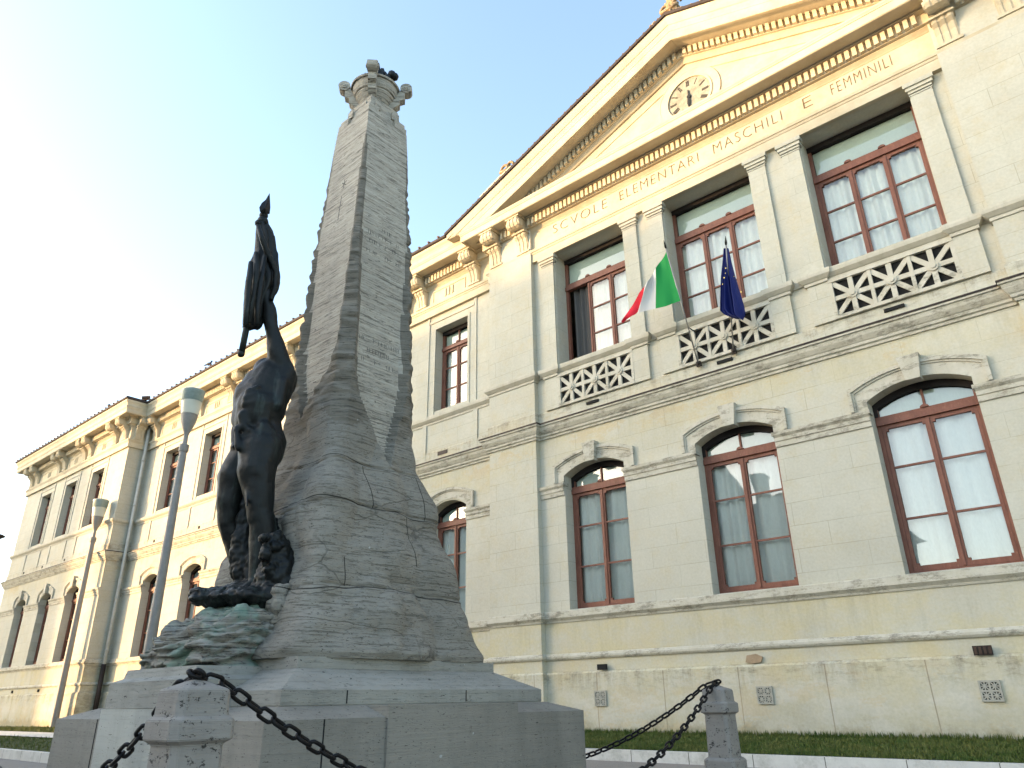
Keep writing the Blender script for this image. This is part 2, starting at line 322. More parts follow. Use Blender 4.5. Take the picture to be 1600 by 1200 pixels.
# ------------------------------------------------------------------ ground
def struct(name, mb, m, label, cat, **k): return tag(obj(name, mb, m, **k), label, cat, kind='structure')
k = NT('gravel_pavement'); n1 = k.noise(60, det=4, rough=.8); n2 = k.noise(1.2, det=4)
k.col(k.mix(k.ramp(n1, [(.35, 0), (.7, 1)]), (.17, .15, .13), (.30, .28, .25))); k.rough(.9); k.bump(n1, .5, .02); M_GRAV = k.m
k = NT('asphalt'); n1 = k.noise(80, det=3); k.col(k.mix(n1, (.035, .035, .037), (.07, .07, .07))); k.rough(.9); k.bump(n1, .4, .01); M_ASPH = k.m
k = NT('lawn_soil'); n1 = k.noise(3, det=6, rough=.7); n2 = k.noise(60, det=3)
k.col(k.mix(k.ramp(n1, [(.35, 0), (.65, 1)]), (.020, .034, .008), (.040, .062, .013))); k.rough(.95); k.bump(n2, .8, .03); M_SOIL = k.m
k = NT('white_kerb_stone'); n1 = k.noise(5, det=5, rough=.7); k.col(k.mix(k.ramp(n1, [(.3, 0), (.75, 1)]), (.62, .64, .64), (.48, .49, .47))); X_, Y_, Z_ = k.sep(); w1 = k.math('FRACT', k.math('MULTIPLY', X_, .92)); j1 = k.math('LESS_THAN', w1, .012)
d1 = k.ramp(k.noise(3, det=7, rough=.8, off=(3, 3, 3)), [(.5, 0), (.7, .6)]); cc = k.mix(d1, k.mix(k.ramp(n1, [(.3, 0), (.75, 1)]), (.58, .57, .53), (.46, .45, .42)), (.22, .21, .17)); k.col(k.mix(j1, cc, (.10, .10, .08)))
k.rough(.8); k.bump(n1, .3, .01); M_KERB = k.m
mb = MB().box(-900, 900, -900, 900, -1.2, -.002)
struct('ground', mb, M_ASPH, 'dark asphalt ground reaching out around the square', 'ground')
mb = MB().box(-70, 40, -6, 30, -.5, .006)
struct('pavement', mb, M_GRAV, 'fine gravel pavement around the monument and its chain fence', 'pavement')
LX0, LX1, LY0, LY1 = -70, 30, 6.0, 11.8
def lawn_z(x, y):
    hb = .36 + (.12-.36)*min(1, max(0, (-x-20)/25.0)); f0 = LY0 if x < -12.5 else LY1
    t = min(1, max(0, (y-f0)/(14.3-f0))); return .17+(hb-.17)*t
mb = MB()
def lawn_patch(x0, x1, y0, y1, nx, ny):
    vs = [(x0+(x1-x0)*i/nx, y0+(y1-y0)*j/ny) for j in range(ny+1) for i in range(nx+1)]
    mb.add([(x, y, lawn_z(x, y)) for x, y in vs], [(j*(nx+1)+i, j*(nx+1)+i+1, (j+1)*(nx+1)+i+1, (j+1)*(nx+1)+i) for j in range(ny) for i in range(nx)])
lawn_patch(LX0, -12.5, LY0+.14, 14.4, 40, 6); lawn_patch(-12.499, LX1, LY1+.14, 14.4, 30, 4)
struct('lawn', mb, M_SOIL, 'strip of short green lawn along the foot of the school wall', 'lawn', fix=False)
mb = MB(); kz = .18
mb.box(LX0, -12.36, LY0, LY0+.14, -.1, kz); mb.box(-12.5, -12.36, LY0+.14, LY1, -.1, kz); mb.box(-12.36, LX1, LY1, LY1+.14, -.1, kz)
struct('kerb', mb, M_KERB, 'white stone kerb edging the lawn in front of the school', 'kerb')
mb = MB()
for x0, x1, y0, y1 in [(-60, -21.5, 8.3, 9.7)]:
    mb.add([(x0, y0, lawn_z(x0, y0)+.02), (x1, y0, lawn_z(x1, y0)+.02), (x1+1.2, y1, lawn_z(x1, y1)+.02), (x0, y1, lawn_z(x0, y1)+.02)], [(0, 1, 2, 3)])
struct('path', mb, M_KERB, 'pale stone path crossing the lawn at the far left', 'path', fix=False)
# grass blades
def grass():
    n = 90000; vs = np.zeros((n, 3, 3)); 
    a = rng.random(n) < .62
    x = np.where(a, -rng.random(n)*15+3, -12.5-rng.random(n)*32); y = np.where(a & (x > -12.4), 11.95+rng.random(n)*2.3, 6.15+rng.random(n)*8)
    y = np.minimum(y, np.where(x < -12.5, 14.2 - 0*x, 14.0)); bad = (x < -21.5) & (y > 8.3) & (y < 9.7); y[bad] = 9.8+rng.random(bad.sum())*4
    near = rng.random(n) < .10; y[near & (x > -12.4)] = 13.82+rng.random((near & (x > -12.4)).sum())*.08
    z = np.array([lawn_z(p, q) for p, q in zip(x, y)]); h = .02+.04*rng.random(n)**1.5; h[near] *= 2.2
    ang = rng.random(n)*2*np.pi; w = .010+.008*rng.random(n); lx = (rng.random(n)-.5)*.07; ly = (rng.random(n)-.5)*.07
    vs[:, 0] = np.c_[x-np.cos(ang)*w, y-np.sin(ang)*w, z-.01]; vs[:, 1] = np.c_[x+np.cos(ang)*w, y+np.sin(ang)*w, z-.01]; vs[:, 2] = np.c_[x+lx, y+ly, z+h]
    me = bpy.data.meshes.new('grass'); me.vertices.add(3*n); me.vertices.foreach_set('co', vs.reshape(-1))
    me.loops.add(3*n); me.loops.foreach_set('vertex_index', np.arange(3*n)); me.polygons.add(n)
    me.polygons.foreach_set('loop_start', np.arange(n)*3); me.update(calc_edges=True); me.validate()
    k = NT('grass_blade'); q = k.noise(2.5, det=5, rough=.75); k.col(k.mix(k.ramp(q, [(.36, 0), (.66, 1)]), (.040, .075, .008), (.12, .125, .030))); k.rough(.7)
    me.materials.append(k.m); o = bpy.data.objects.new('grass', me); C.objects.link(o)
    tag(o, 'short green grass blades covering the lawn strip', 'grass', kind='stuff')
grass()

# ------------------------------------------------------------------ school building
ZB = -.2
XC = -5.85
root = empty('school_building', (XC, 14.0, .36), 'cream two storey school with pediment, clock and long wings', 'school')
PATH = [(-49.4, 24), (-49.4, 13.3), (-35.8, 13.3), (-35.8, 14.25), (-12.73, 14.25), (-12.73, 13.85), (-11.13, 13.85), (-11.13, 14.0),
        (-.57, 14.0), (-.57, 13.85), (1.03, 13.85), (1.03, 14.25), (24, 14.25), (24, 24)]
CPATH = [(-49.4, 24), (-49.4, 13.3), (-35.8, 13.3), (-35.8, 14.25), (-12.73, 14.25), (-12.73, 14.0), (1.03, 14.0), (1.03, 14.25), (24, 14.25), (24, 24)]
def offset_path(path, d):
    out = []
    for i, p in enumerate(path):
        ns = []
        for a, b in ((i-1, i), (i, i+1)):
            if a < 0 or b >= len(path): continue
            t = Vector((path[b][0]-path[a][0], path[b][1]-path[a][1])).normalized(); ns.append(Vector((t.y, -t.x)))
        if len(ns) == 1: o = ns[0]*d
        else: o = (ns[0]+ns[1])*d/(1+ns[0].dot(ns[1]))
        out.append((p[0]+o.x, p[1]+o.y))
    return out
def sweep(mb, path, prof):
    rings = [offset_path(path, d) for d, z in prof]; n = len(prof); m = len(path)
    vs = [(rings[j][i][0], rings[j][i][1], prof[j][1]) for i in range(m) for j in range(n)]
    fs = [(i*n+j, i*n+(j+1) % n, (i+1)*n+(j+1) % n, (i+1)*n+j) for i in range(m-1) for j in range(n)]
    fs += [tuple(range(n)), tuple(reversed(range((m-1)*n, m*n)))]
    mb.add(vs, fs)
# openings: (xa, xb, za, zspring, rise, depth)
GF_C = [-9.52, -5.965, -2.41]; F1_C = [-9.27, -5.83, -2.36]
IW = [-14.70-3.66*i for i in range(6)]; LW = [-45.9, -42.4, -38.95]; RW = [3.0+3.66*i for i in range(2)]
def arc_z(o, x):
    xa, xb, za, zs, rise, d = o
    if rise <= 0: return zs
    hw = (xb-xa)/2; rad = (hw*hw+rise*rise)/(2*rise); return zs+math.sqrt(max(0, rad*rad-(x-(xa+xb)/2)**2))-(rad-rise)
def wall(mb, x0, x1, z0, z1, y, ops):
    xs = {x0, x1}
    for o in ops:
        n = 12 if o[4] > 0 else 1
        for i in range(n+1): xs.add(round(o[0]+(o[1]-o[0])*i/n, 5))
    xs = sorted(x for x in xs if x0 <= x <= x1)
    for a, b in zip(xs, xs[1:]):
        m = (a+b)/2; cov = sorted([o for o in ops if o[0] < m < o[1]], key=lambda o: o[2]); lo = (z0, z0)
        for o in cov:
            mb.quad((a, y, lo[0]), (b, y, lo[1]), (b, y, o[2]), (a, y, o[2])); lo = (arc_z(o, a), arc_z(o, b))
            d = o[5]
            mb.quad((a, y, lo[0]), (b, y, lo[1]), (b, y+d, lo[1]), (a, y+d, lo[0]))
            mb.quad((a, y+d, o[2]), (b, y+d, o[2]), (b, y, o[2]), (a, y, o[2]))
        mb.quad((a, y, lo[0]), (b, y, lo[1]), (b, y, z1), (a, y, z1))
    for o in ops:
        zt = o[3]; d = o[5]
        mb.quad((o[0], y, o[2]), (o[0], y, zt), (o[0], y+d, zt), (o[0], y+d, o[2]))
        mb.quad((o[1], y, o[2]), (o[1], y+d, o[2]), (o[1], y+d, zt), (o[1], y, zt))
GW = .865                                # half width central ground floor windows
def gf(x, hw=GW, d=.30): return (x-hw, x+hw, 2.86, 6.02, .24, d)
def f1c(x): return (x-1.12, x+1.12, 8.97, 12.42, 0, .46)
def f1w(x, hw=.71): return (x-hw, x+hw, 9.10, 11.92, 0, .30)
def gfw(x, hw=.73): return (x-hw, x+hw, 2.86, 5.98, .24, .34)
mb = MB(); wall(mb, -11.13, -.57, ZB, 14.1, 14.0, [gf(x) for x in GF_C]+[f1c(x) for x in F1_C]); obj('wall', mb, M_WALL, root, fix=False)
mb = MB(); wall(mb, -35.8, -12.6, ZB, 14.5, 14.25, [gfw(x) for x in IW]+[f1w(x) for x in IW]); obj('wall', mb, M_WALL, root, fix=False)
mb = MB(); wall(mb, -49.4, -35.8, ZB, 14.5, 13.3, [gfw(x) for x in LW]+[f1w(x) for x in LW])
mb.quad((-35.8, 13.3, ZB), (-35.8, 14.25, ZB), (-35.8, 14.25, 14.5), (-35.8, 13.3, 14.5)); mb.quad((-49.4, 24, ZB), (-49.4, 13.3, ZB), (-49.4, 13.3, 14.5), (-49.4, 24, 14.5))
mb.quad((-49.4, 24, ZB), (24, 24, ZB), (24, 24, 14.5), (-49.4, 24, 14.5))
obj('wall', mb, M_WALL, root, fix=False)
mb = MB(); wall(mb, 1.0, 24, ZB, 14.5, 14.25, [gfw(x) for x in RW]+[f1w(x) for x in RW]); mb.quad((24, 14.25, ZB), (24, 24, ZB), (24, 24, 14.5), (24, 14.25, 14.5))
obj('wall', mb, M_WALL, root, fix=False)
# inner floors and partitions keep the rooms dark
mb = MB(); mb.box(-49, 23.8, 14.9, 23.8, 7.2, 7.4); mb.box(-49, 23.8, 17.5, 17.6, 0, 14)
for x in (-49, -36, -12.7, -7.6, -4.1, 1.0, 23.7): mb.box(x, x+.1, 14.85, 17.5, 0, 14)
obj('interior_wall', mb, simple('room_plaster', (.25, .24, .22), .9), root)
# corner pilasters of the central block
for xa, xb in ((-12.73, -11.13), (-.57, 1.03)):
    mb = MB(); mb.box(xa, xb, 13.85, 14.35, ZB, 13.9)
    # sunk panel at parapet level: raised margins
    obj('pilaster', mb, M_WALL, root)
# mouldings: string course, parapet base, sill course, plinth, impost band
mb = MB(); sweep(mb, PATH, [(-.02, 7.08), (.035, 7.08), (.04, 7.13), (.075, 7.15), (.08, 7.20), (.10, 7.22), (.15, 7.30), (.17, 7.385), (.20, 7.39), (.20, 7.44), (.03, 7.53), (-.02, 7.53)]); obj('string_course', mb, M_TRIM, root)
mb = MB(); sweep(mb, PATH, [(.1, 7.432), (.215, 7.432), (.215, 7.468), (.1, 7.485)]); obj('dark_edge_strip', mb, M_METALDK, root)  # thin dark strip added to draw the black line along the string course
mb = MB(); sweep(mb, PATH, [(-.02, 7.53), (.028, 7.53), (.028, 7.79), (.012, 7.82), (-.02, 7.82)]); obj('parapet_base', mb, M_WALL, root)
mb = MB(); sweep(mb, PATH, [(-.02, 2.60), (.02, 2.60), (.035, 2.64), (.09, 2.70), (.09, 2.74), (.055, 2.745), (.055, 2.84), (-.02, 2.87)]); obj('sill_course', mb, M_TRIM, root)
mb = MB(); sweep(mb, PATH, [(-.02, 1.80), (.03, 1.80), (.055, 1.84), (.055, 1.88), (.03, 1.92), (-.02, 1.94)]); obj('plinth_moulding', mb, M_TRIM, root)
mb = MB(); sweep(mb, PATH, [(-.02, ZB), (.075, ZB), (.075, 1.50), (.04, 1.54), (-.02, 1.54)]); obj('plinth', mb, M_WALL, root)
IMP = [(-.02, 5.54), (.03, 5.54), (.035, 5.64), (.055, 5.65), (.06, 5.72), (.10, 5.77), (.11, 5.83), (.02, 5.86), (-.02, 5.86)]
def segs(xa, xb, ops):
    out = []; x = xa
    for o in sorted(ops):
        out.append((x, o[0])); x = o[1]
    out.append((x, xb)); return out
mb = MB()
for xa, xb, y, ops in ((-11.13, -.57, 14.0, [gf(x) for x in GF_C]), (-35.8, -12.73, 14.25, [gfw(x) for x in IW]), (-49.4, -35.8, 13.3, [gfw(x) for x in LW]), (1.03, 24, 14.25, [gfw(x) for x in RW])):
    for a, b in segs(xa, xb, ops):
        # flat sections with a short return into each opening
        mb = MB(); pr = [(y-d, z) for d, z in IMP]; mb.prism_x(pr, a+.001, b-.001 if b > a+.3 else b)
        if a > xa+.01: mb.box(a-.03, a+.001, y-.10, y+.12, 5.77, 5.84)
        if b < xb-.01: mb.box(b-.001, b+.03, y-.10, y+.12, 5.77, 5.84)
        obj('impost_band', mb, M_TRIM, root)
# arched hood mouldings and keystones
def hood(x, hw, y, ear=.0):
    mb = MB(); o = (x-hw, x+hw, 0, 6.02, .24, 0)
    def pts(off, n=14):
        oo = (x-hw-off, x+hw+off, 0, 6.02+off*.98, .24+off*.06, 0)
        return [(oo[0], 5.86)]+[(oo[0]+(oo[1]-oo[0])*i/n, arc_z(oo, oo[0]+(oo[1]-oo[0])*i/n)) for i in range(n+1)]+[(oo[1], 5.86)]
    for a, b, d in ((.0, .20, .02), (.20, .235, .045), (.235, .30, .075)):
        P, Q = pts(a), pts(b); n = len(P)
        for i in range(n-1):
            p0, p1, q0, q1 = P[i], P[i+1], Q[i], Q[i+1]; yf = y-d; yb = y+.01
            mb.add([(p0[0], yf, p0[1]), (p1[0], yf, p1[1]), (q1[0], yf, q1[1]), (q0[0], yf, q0[1]), (p0[0], yb, p0[1]), (p1[0], yb, p1[1]), (q1[0], yb, q1[1]), (q0[0], yb, q0[1])],
                   [(0, 1, 2, 3), (3, 2, 6, 7), (1, 0, 4, 5)])
    obj('arch_moulding', mb, M_TRIM, root)
def keystone(x, y):
    mb = MB(); zb, zt = 6.20, 6.66
    mb.add([(x-.12, y-.14, zb), (x+.12, y-.14, zb), (x+.19, y-.17, zt), (x-.19, y-.17, zt), (x-.12, y+.1, zb), (x+.12, y+.1, zb), (x+.19, y+.02, zt), (x-.19, y+.02, zt)],
           [(0, 1, 2, 3), (4, 7, 6, 5), (0, 4, 5, 1), (1, 5, 6, 2), (2, 6, 7, 3), (3, 7, 4, 0)])
    obj('keystone', mb, M_TRIM, root)
for x in GF_C: hood(x, GW, 14.0); keystone(x, 14.0)
for x in LW: hood(x, .73, 13.3); keystone(x, 13.3)
for x in IW+RW: hood(x, .73, 14.25)
# rail / window sill moulding of the first floor
RAIL = [(-.02, 8.70), (.025, 8.70), (.03, 8.76), (.05, 8.77), (.115, 8.84), (.125, 8.90), (.125, 8.945), (.03, 8.975), (-.02, 8.975)]
mb = MB()
sweep(mb, [p for p in PATH[:6]]+[(-11.13, 13.85), (-11.13, 14.3)], RAIL)
for i, x in enumerate(F1_C):   # window balconies: projecting pedestals + rail
    a, b = x-1.56, x+1.56
    sweep(mb, [(a, 14.3), (a, 13.915), (a+.42, 13.915), (a+.42, 13.96), (b-.42, 13.96), (b-.42, 13.915), (b, 13.915), (b, 14.3)], RAIL)
sweep(mb, [(-.57, 14.3), (-.57, 13.85), (1.03, 13.85), (1.03, 14.25), (24, 14.25)], RAIL)
obj('sill_moulding', mb, M_TRIM, root)
mb = MB()                        # narrow plain band on the piers between the balconies
for a, b in ((-11.13, F1_C[0]-1.56), (F1_C[0]+1.56, F1_C[1]-1.56), (F1_C[1]+1.56, F1_C[2]-1.56), (F1_C[2]+1.56, -.57)):
    if b-a > .05: mb = MB().box(a+.002, b-.002, 13.965, 14.01, 8.78, 8.975); obj('pier_band', mb, M_TRIM, root)
# pier strips with little capitals carrying the architrave
for x in F1_C:
    for s in (-1, 1):
        cx = x+s*1.34; mb = MB(); mb.box(cx-.20, cx+.20, 13.935, 14.02, 8.975, 12.14)
        mb.box(cx-.21, cx+.21, 13.925, 14.02, 7.82, 8.70)
        for z0, z1, d in ((12.10, 12.13, .015), (12.16, 12.22, .02), (12.22, 12.30, .05), (12.30, 12.40, .08)):
            mb.box(cx-.20-d, cx+.20+d, 13.935-d, 14.05, z0, z1)
        obj('pier_strip', mb, M_WALL, root)
# pierced balustrade panels of eight-rayed stars
for x in F1_C:
    mb = MB(); x0, x1, z0, z1 = x-1.13, x+1.13, 7.82, 8.70; y0, y1 = 13.93, 13.99
    mb.box(x0, x1, y0-.02, y1, z0, z0+.07); mb.box(x0, x1, y0-.02, y1, z1-.06, z1+.02)
    hz0, hz1 = z0+.07, z1-.06; w = (x1-x0-.10)/3
    mb.box(x0, x0+.07, y0-.01, y1, hz0, hz1); mb.box(x1-.07, x1, y0-.01, y1, hz0, hz1)
    for i in range(3):
        cx = x0+.05+w*(i+.5); cz = (hz0+hz1)/2; H = (hz1-hz0)/2; W = w/2
        for ang in (0, 90, 45, 135):
            ex, ez = {0: (W, 0), 90: (0, H), 45: (W, H), 135: (-W, H)}[ang]
            d = Vector((ex, ez)).normalized(); q = Vector((-d.y, d.x))*.048; dd = .012 if ang in (45, 135) else 0
            P = [(cx-ex-q.x, cz-ez-q.y), (cx+ex-q.x, cz+ez-q.y), (cx+ex+q.x, cz+ez+q.y), (cx-ex+q.x, cz-ez+q.y)]
            mb.prism_y(P, y0+dd, y1-.004-dd)
        mb.prism_y([(cx+.095*math.cos(t*math.pi/8), cz+.095*math.sin(t*math.pi/8)) for t in range(16)], y0-.025, y1-.01)
        mb.prism_y([(cx+.05*math.cos(t*math.pi/6), cz+.05*math.sin(t*math.pi/6)) for t in range(12)], y0-.045, y0)
        if i: mb.box(cx-W-.035, cx-W+.035, y0-.005, y1, hz0, hz1)
    obj('balustrade', mb, M_TRIM, root)
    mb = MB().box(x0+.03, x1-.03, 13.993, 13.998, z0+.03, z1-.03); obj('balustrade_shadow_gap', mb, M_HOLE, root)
# architrave, frieze mouldings
mb = MB()
sweep(mb, CPATH, [(-.02, 12.42), (.10, 12.42), (.10, 12.66), (.115, 12.67), (.13, 12.72), (.15, 12.73), (.16, 12.80), (.05, 12.83), (-.02, 12.83)]); obj('architrave', mb, M_CORN, root)
mb = MB(); sweep(mb, CPATH, [(-.02, 12.83), (.05, 12.83), (.05, 13.44), (-.02, 13.44)]); obj('frieze', mb, M_CORN, root)
mb = MB()
sweep(mb, CPATH, [(-.02, 13.44), (.06, 13.44), (.08, 13.47), (.14, 13.53), (.14, 13.55), (.22, 13.555), (.22, 13.81), (.34, 13.83), (.34, 13.87), (-.02, 13.87)]); obj('bed_moulding', mb, M_CORN, root)
mb = MB()                         # cornice: soffit, fascia
sweep(mb, CPATH, [(-.02, 13.875), (.60, 13.875), (.61, 13.85), (.68, 13.85), (.70, 13.87), (.70, 14.06), (.715, 14.07), (.72, 14.10), (.735, 14.13), (.74, 14.17), (.05, 14.20), (-.02, 14.20)]); obj('cornice', mb, M_CORN, root)
WP = CPATH[:4]+[(-12.9, 14.25)]; WP2 = [(1.2, 14.25), (24, 14.25), (24, 24)]
mb = MB()
for P in (WP, WP2): sweep(mb, P, [(-.02, 14.20), (.72, 14.19), (.725, 14.26), (.75, 14.33), (.80, 14.40), (.81, 14.47), (.05, 14.50), (-.02, 14.50)])
obj('cornice', mb, M_CORN, root)
mb = MB()
for P in (WP, WP2): sweep(mb, P, [(.0, 14.50), (.84, 14.475), (.87, 14.50), (.87, 14.57), (.0, 14.62)])
obj('roof_edge', mb, M_ROOFEDGE, root)
# dentils
def dentils(xa, xb, y, z0, z1, pitch=.147, d=.09):
    mb = MB(); n = int((xb-xa)/pitch); 
    for i in range(n): mb.box(xa+i*pitch, xa+i*pitch+pitch*.60, y-d, y+.005, z0, z1)
    return mb
SC = Vector((0, 0, 0))
def bracket_mb():
    """console at origin: wall plane y=0, projects to -y, top z=0 (soffit)"""
    mb = MB(); w = .20
    mb.box(-.25, .25, -.60, 0, -.07, 0)
    prof = [(0, -.07), (-.56, -.07), (-.585, -.13), (-.58, -.24), (-.53, -.33), (-.44, -.37), (-.34, -.36), (-.27, -.42), (-.25, -.52), (-.17, -.60), (-.12, -.75), (-.10, -.98), (0, -.98)]
    mb.prism_x(prof, -w, w)
    for i in (-1, 0, 1):         # flutes as raised reeds down the face
        mb.prism_x([(p[0]-.018, p[1]) for p in prof[1:-1]]+[(-.02, -.98), (-.02, -.07)], i*.135-.035, i*.135+.035)
    mb.box(-.23, .23, -.33, 0, -.455, -.41); mb.box(-.24, .24, -.13, 0, -1.04, -.98); mb.box(-.22, .22, -.10, 0, -1.09, -1.04)
    for s in (-1, 1):
        mb.prism_x([(-.46+.12*math.cos(t), -.22+.12*math.sin(t)) for t in [2*math.pi*q/12 for q in range(12)]], s*.2, s*.235)
    return mb
BR = mesh('corbel', bracket_mb(), M_CORN)
BX = [(x, 14.0-.05) for x in (-12.45, -11.40, -.30, .75)]+[(x, 14.2) for x in (-13.62, -16.0, -16.8)]
for c0, c1 in zip(IW[1:], IW[2:]): BX += [((c0+c1)/2-.45, 14.2), ((c0+c1)/2+.45, 14.2)]
BX += [(-34.95, 14.2), (4.4, 14.2), (5.3, 14.2), (9.0, 14.2), (1.8, 14.2)]
BX += [(x, 13.25) for x in (-48.75, -47.85, -44.55, -43.75, -41.05, -40.3, -37.3, -36.2)]
for x, y in BX: link('corbel', BR, root, (x, y, 13.872), world=False)
o = link('corbel', BR, root, (-35.75, 13.62, 13.872), world=False); o.rotation_euler = (0, 0, math.pi/2)
segx = sorted(set([-12.70]+[x for x, y in BX if y == 13.95]+[1.0]))
for xa, xb in ((-12.15, -11.68), (-11.1, -.6), (-.02, .45)): obj('dentil_band', dentils(xa, xb, 13.78, 13.575, 13.805), M_CORN, root)
bs = sorted(x for x, y in BX if y == 14.2)
for a, b in zip([-35.4]+bs, bs+[1.0]):
    if b-a > .8 and not (a < -12 < b): obj('dentil_band', dentils(a+.3, b-.3, 14.03, 13.575, 13.805), M_CORN, root)
bs = sorted(x for x, y in BX if y == 13.25)
for a, b in zip(bs, bs[1:]):
    if b-a > .8:
        obj('dentil_band', dentils(a+.3, b-.3, 13.08, 13.575, 13.805), M_CORN, root)
# sunk frieze panels on the wings
mb = MB()
for y, bl in ((14.2, sorted(x for x, yy in BX if yy == 14.2)), (13.25, bs)):
    for a, b in zip(bl, bl[1:]):
        if 1.2 < b-a < 6 and not (a < -5 < b):
            mb = MB(); xa, xb = a+.45, b-.45; z0, z1 = 12.93, 13.33; t = .03
            mb.box(xa, xb, y-.02, y+.01, z1-t, z1); mb.box(xa, xa+t, y-.02, y+.01, z0, z1-t); mb.box(xb-t, xb, y-.02, y+.01, z0, z1-t)
            m = (xa+xb)/2
            for s in (-1, 0, 1): mb.box(m+s*.16-.03, m+s*.16+.03, y-.03, y+.01, z0+.04, z1-.07)
            obj('frieze_panel', mb, M_CORN, root)
# thin vertical bay strips on the wings and lintel lines
mb = MB()
for y, cs, xa, xb in ((14.25, IW, -35.8, -12.73), (13.3, LW, -49.4, -35.8), (14.25, RW, 1.03, 24)):
    for c in cs:
        mb = MB()
        for s in (-1, 1):
            mb.box(c+s*1.02-.03*s, c+s*1.09, y-.03, y+.01, 8.98, 12.41); mb.box(c+s*1.02-.03*s, c+s*1.15, y-.035, y+.01, 7.5, 8.70)
        mb.box(c-1.02, c+1.02, y-.03, y+.01, 12.18, 12.25)
        for s in (-1, 1): mb.box(c+s*.71, c+s*.80, y-.022, y+.01, 9.0, 12.01)
        mb.box(c-.71, c+.71, y-.022, y+.01, 11.92, 12.01)
        obj('wall_panelling', mb, M_WALL, root)
# small vent holes
for x, y, z in [(x, 13.29, 7.68) for x in (-46.6, -43.9, -40.9)]+[(-33.3, 14.24, 7.68), (-29.3, 14.24, 7.68), (-44.0, 13.28, 1.68), (-40.5, 13.28, 1.68)]:
    obj('vent_hole', MB().box(x-.07, x+.07, y-.03, y+.03, z-.06, z+.06), M_HOLE, root)
mb = MB().box(-15.15, -14.75, 14.205, 14.26, 7.64, 7.75)
for i in range(5): pass
obj('iron_vent', mb, M_METALDK, root)
mb = MB(); mb.box(-2.53, -2.27, 13.88, 13.93, 1.53, 1.67); v = obj('iron_vent', mb, M_METALDK, root)
mb = MB()
for i in range(4): mb.box(-2.51+i*.065, -2.47+i*.065, 13.865, 13.89, 1.545, 1.655)
obj('vent_bar', mb, simple('rust', (.05, .03, .022), .8), v)
mb = MB(); mb.box(-9.66, -9.42, 13.90, 13.94, 1.555, 1.67); obj('broken_vent', mb, M_HOLE, root)
mb = MB(); mb.prism_y([(-6.32, 1.58), (-6.2, 1.55), (-6.02, 1.57), (-5.98, 1.66), (-6.1, 1.72), (-6.28, 1.70)], 13.955, 13.998); obj('bare_brick_patch', mb, simple('brick_patch', (.30, .22, .14), .95, bump=.8), root)
for x in (-5.85, -9.35, -2.4):
    mb = MB().box(x-.22, x+.14, 13.935, 13.99, 7.66, 7.725); obj('drain_slot', mb, M_HOLE, root)
# pierced cement grilles in the plinth
def grille_mb():
    mb = MB(); w = .15
    mb.box(-w, w, -.03, .0, -w, -w+.028); mb.box(-w, w, -.03, .0, w-.028, w); mb.box(-w, -w+.028, -.03, 0, -w+.028, w-.028); mb.box(w-.028, w, -.03, 0, -w+.028, w-.028)
    mb.box(-.014, .014, -.028, 0, -w+.028, w-.028); mb.box(-w+.028, -.014, -.028, 0, -.014, .014); mb.box(.014, w-.028, -.028, 0, -.014, .014)
    c = .068
    for sx in (-1, 1):
        for sz in (-1, 1):
            for a in (45, 135, 0, 90):
                d = Vector((math.cos(R(a)), math.sin(R(a)))); q = Vector((-d.y, d.x))*.009; l = .075 if a in (45, 135) else .054
                mb.prism_y([(sx*c-d.x*l-q.x, sz*c-d.y*l-q.y), (sx*c+d.x*l-q.x, sz*c+d.y*l-q.y), (sx*c+d.x*l+q.x, sz*c+d.y*l+q.y), (sx*c-d.x*l+q.x, sz*c-d.y*l+q.y)], -.024+.001*(a == 0), -.003)
            mb.prism_y([(sx*c+.024*math.cos(t*math.pi/4), sz*c+.024*math.sin(t*math.pi/4)) for t in range(8)], -.027, -.002)
    return mb
GM = mesh('plinth_grille', grille_mb(), M_GRIL); HM = mesh('grille_opening', MB().box(-.135, .135, -.004, .002, -.135, .135), M_HOLE)
for x, z in ((-9.62, 1.0), (-6.01, 1.01), (-2.425, 1.02)):
    g = link('plinth_grille', GM, root, (x, 13.922, z), world=False); link('grille_opening', HM, g, (x, 13.922, z), world=False)

# pediment
SL = .379
def rz(x, h): return h-SL*abs(x-XC)
mb = MB(); n = 40
for i in range(n):
    a = -12.9+(14.1)*i/n; b = -12.9+14.1*(i+1)/n
    mb.quad((a, 14.0, 14.15), (b, 14.0, 14.15), (b, 14.0, max(14.16, rz(b, 17.1))), (a, 14.0, max(14.16, rz(a, 17.1))))
obj('tympanum', mb, M_CORN, root, fix=False)
def rake(mb, prof, half, y=14.0, zmin=14.175, n=48):
    """prof: list of (d,h) at the apex; both slopes, mitred at the apex"""
    xs = sorted(set([XC-half+2*half*i/n for i in range(n+1)]+[XC])); m = len(prof)
    vs = [(x, y-d, max(zmin, rz(x, h))) for x in xs for d, h in prof]
    fs = [(i*m+j, i*m+(j+1) % m, (i+1)*m+(j+1) % m, (i+1)*m+j) for i in range(len(xs)-1) for j in range(m)]+[tuple(range(m)), tuple(reversed(range((len(xs)-1)*m, len(xs)*m)))]
    mb.add(vs, fs)
mb = MB(); rake(mb, [(0.0, 16.70), (.60, 16.70), (.61, 16.66), (.68, 16.66), (.69, 16.70), (.69, 16.93), (.70, 16.94), (.705, 17.0), (.715, 17.06), (.72, 17.12), (.74, 17.14), (.77, 17.25), (.79, 17.36), (.79, 17.40), (0, 17.40)], 8.10); obj('raking_cornice', mb, M_CORN, root)
mb = MB(); rake(mb, [(0, 17.40), (.80, 17.40), (.84, 17.41), (.84, 17.50), (0, 17.54)], 8.16); obj('roof_edge', mb, M_ROOFEDGE, root)
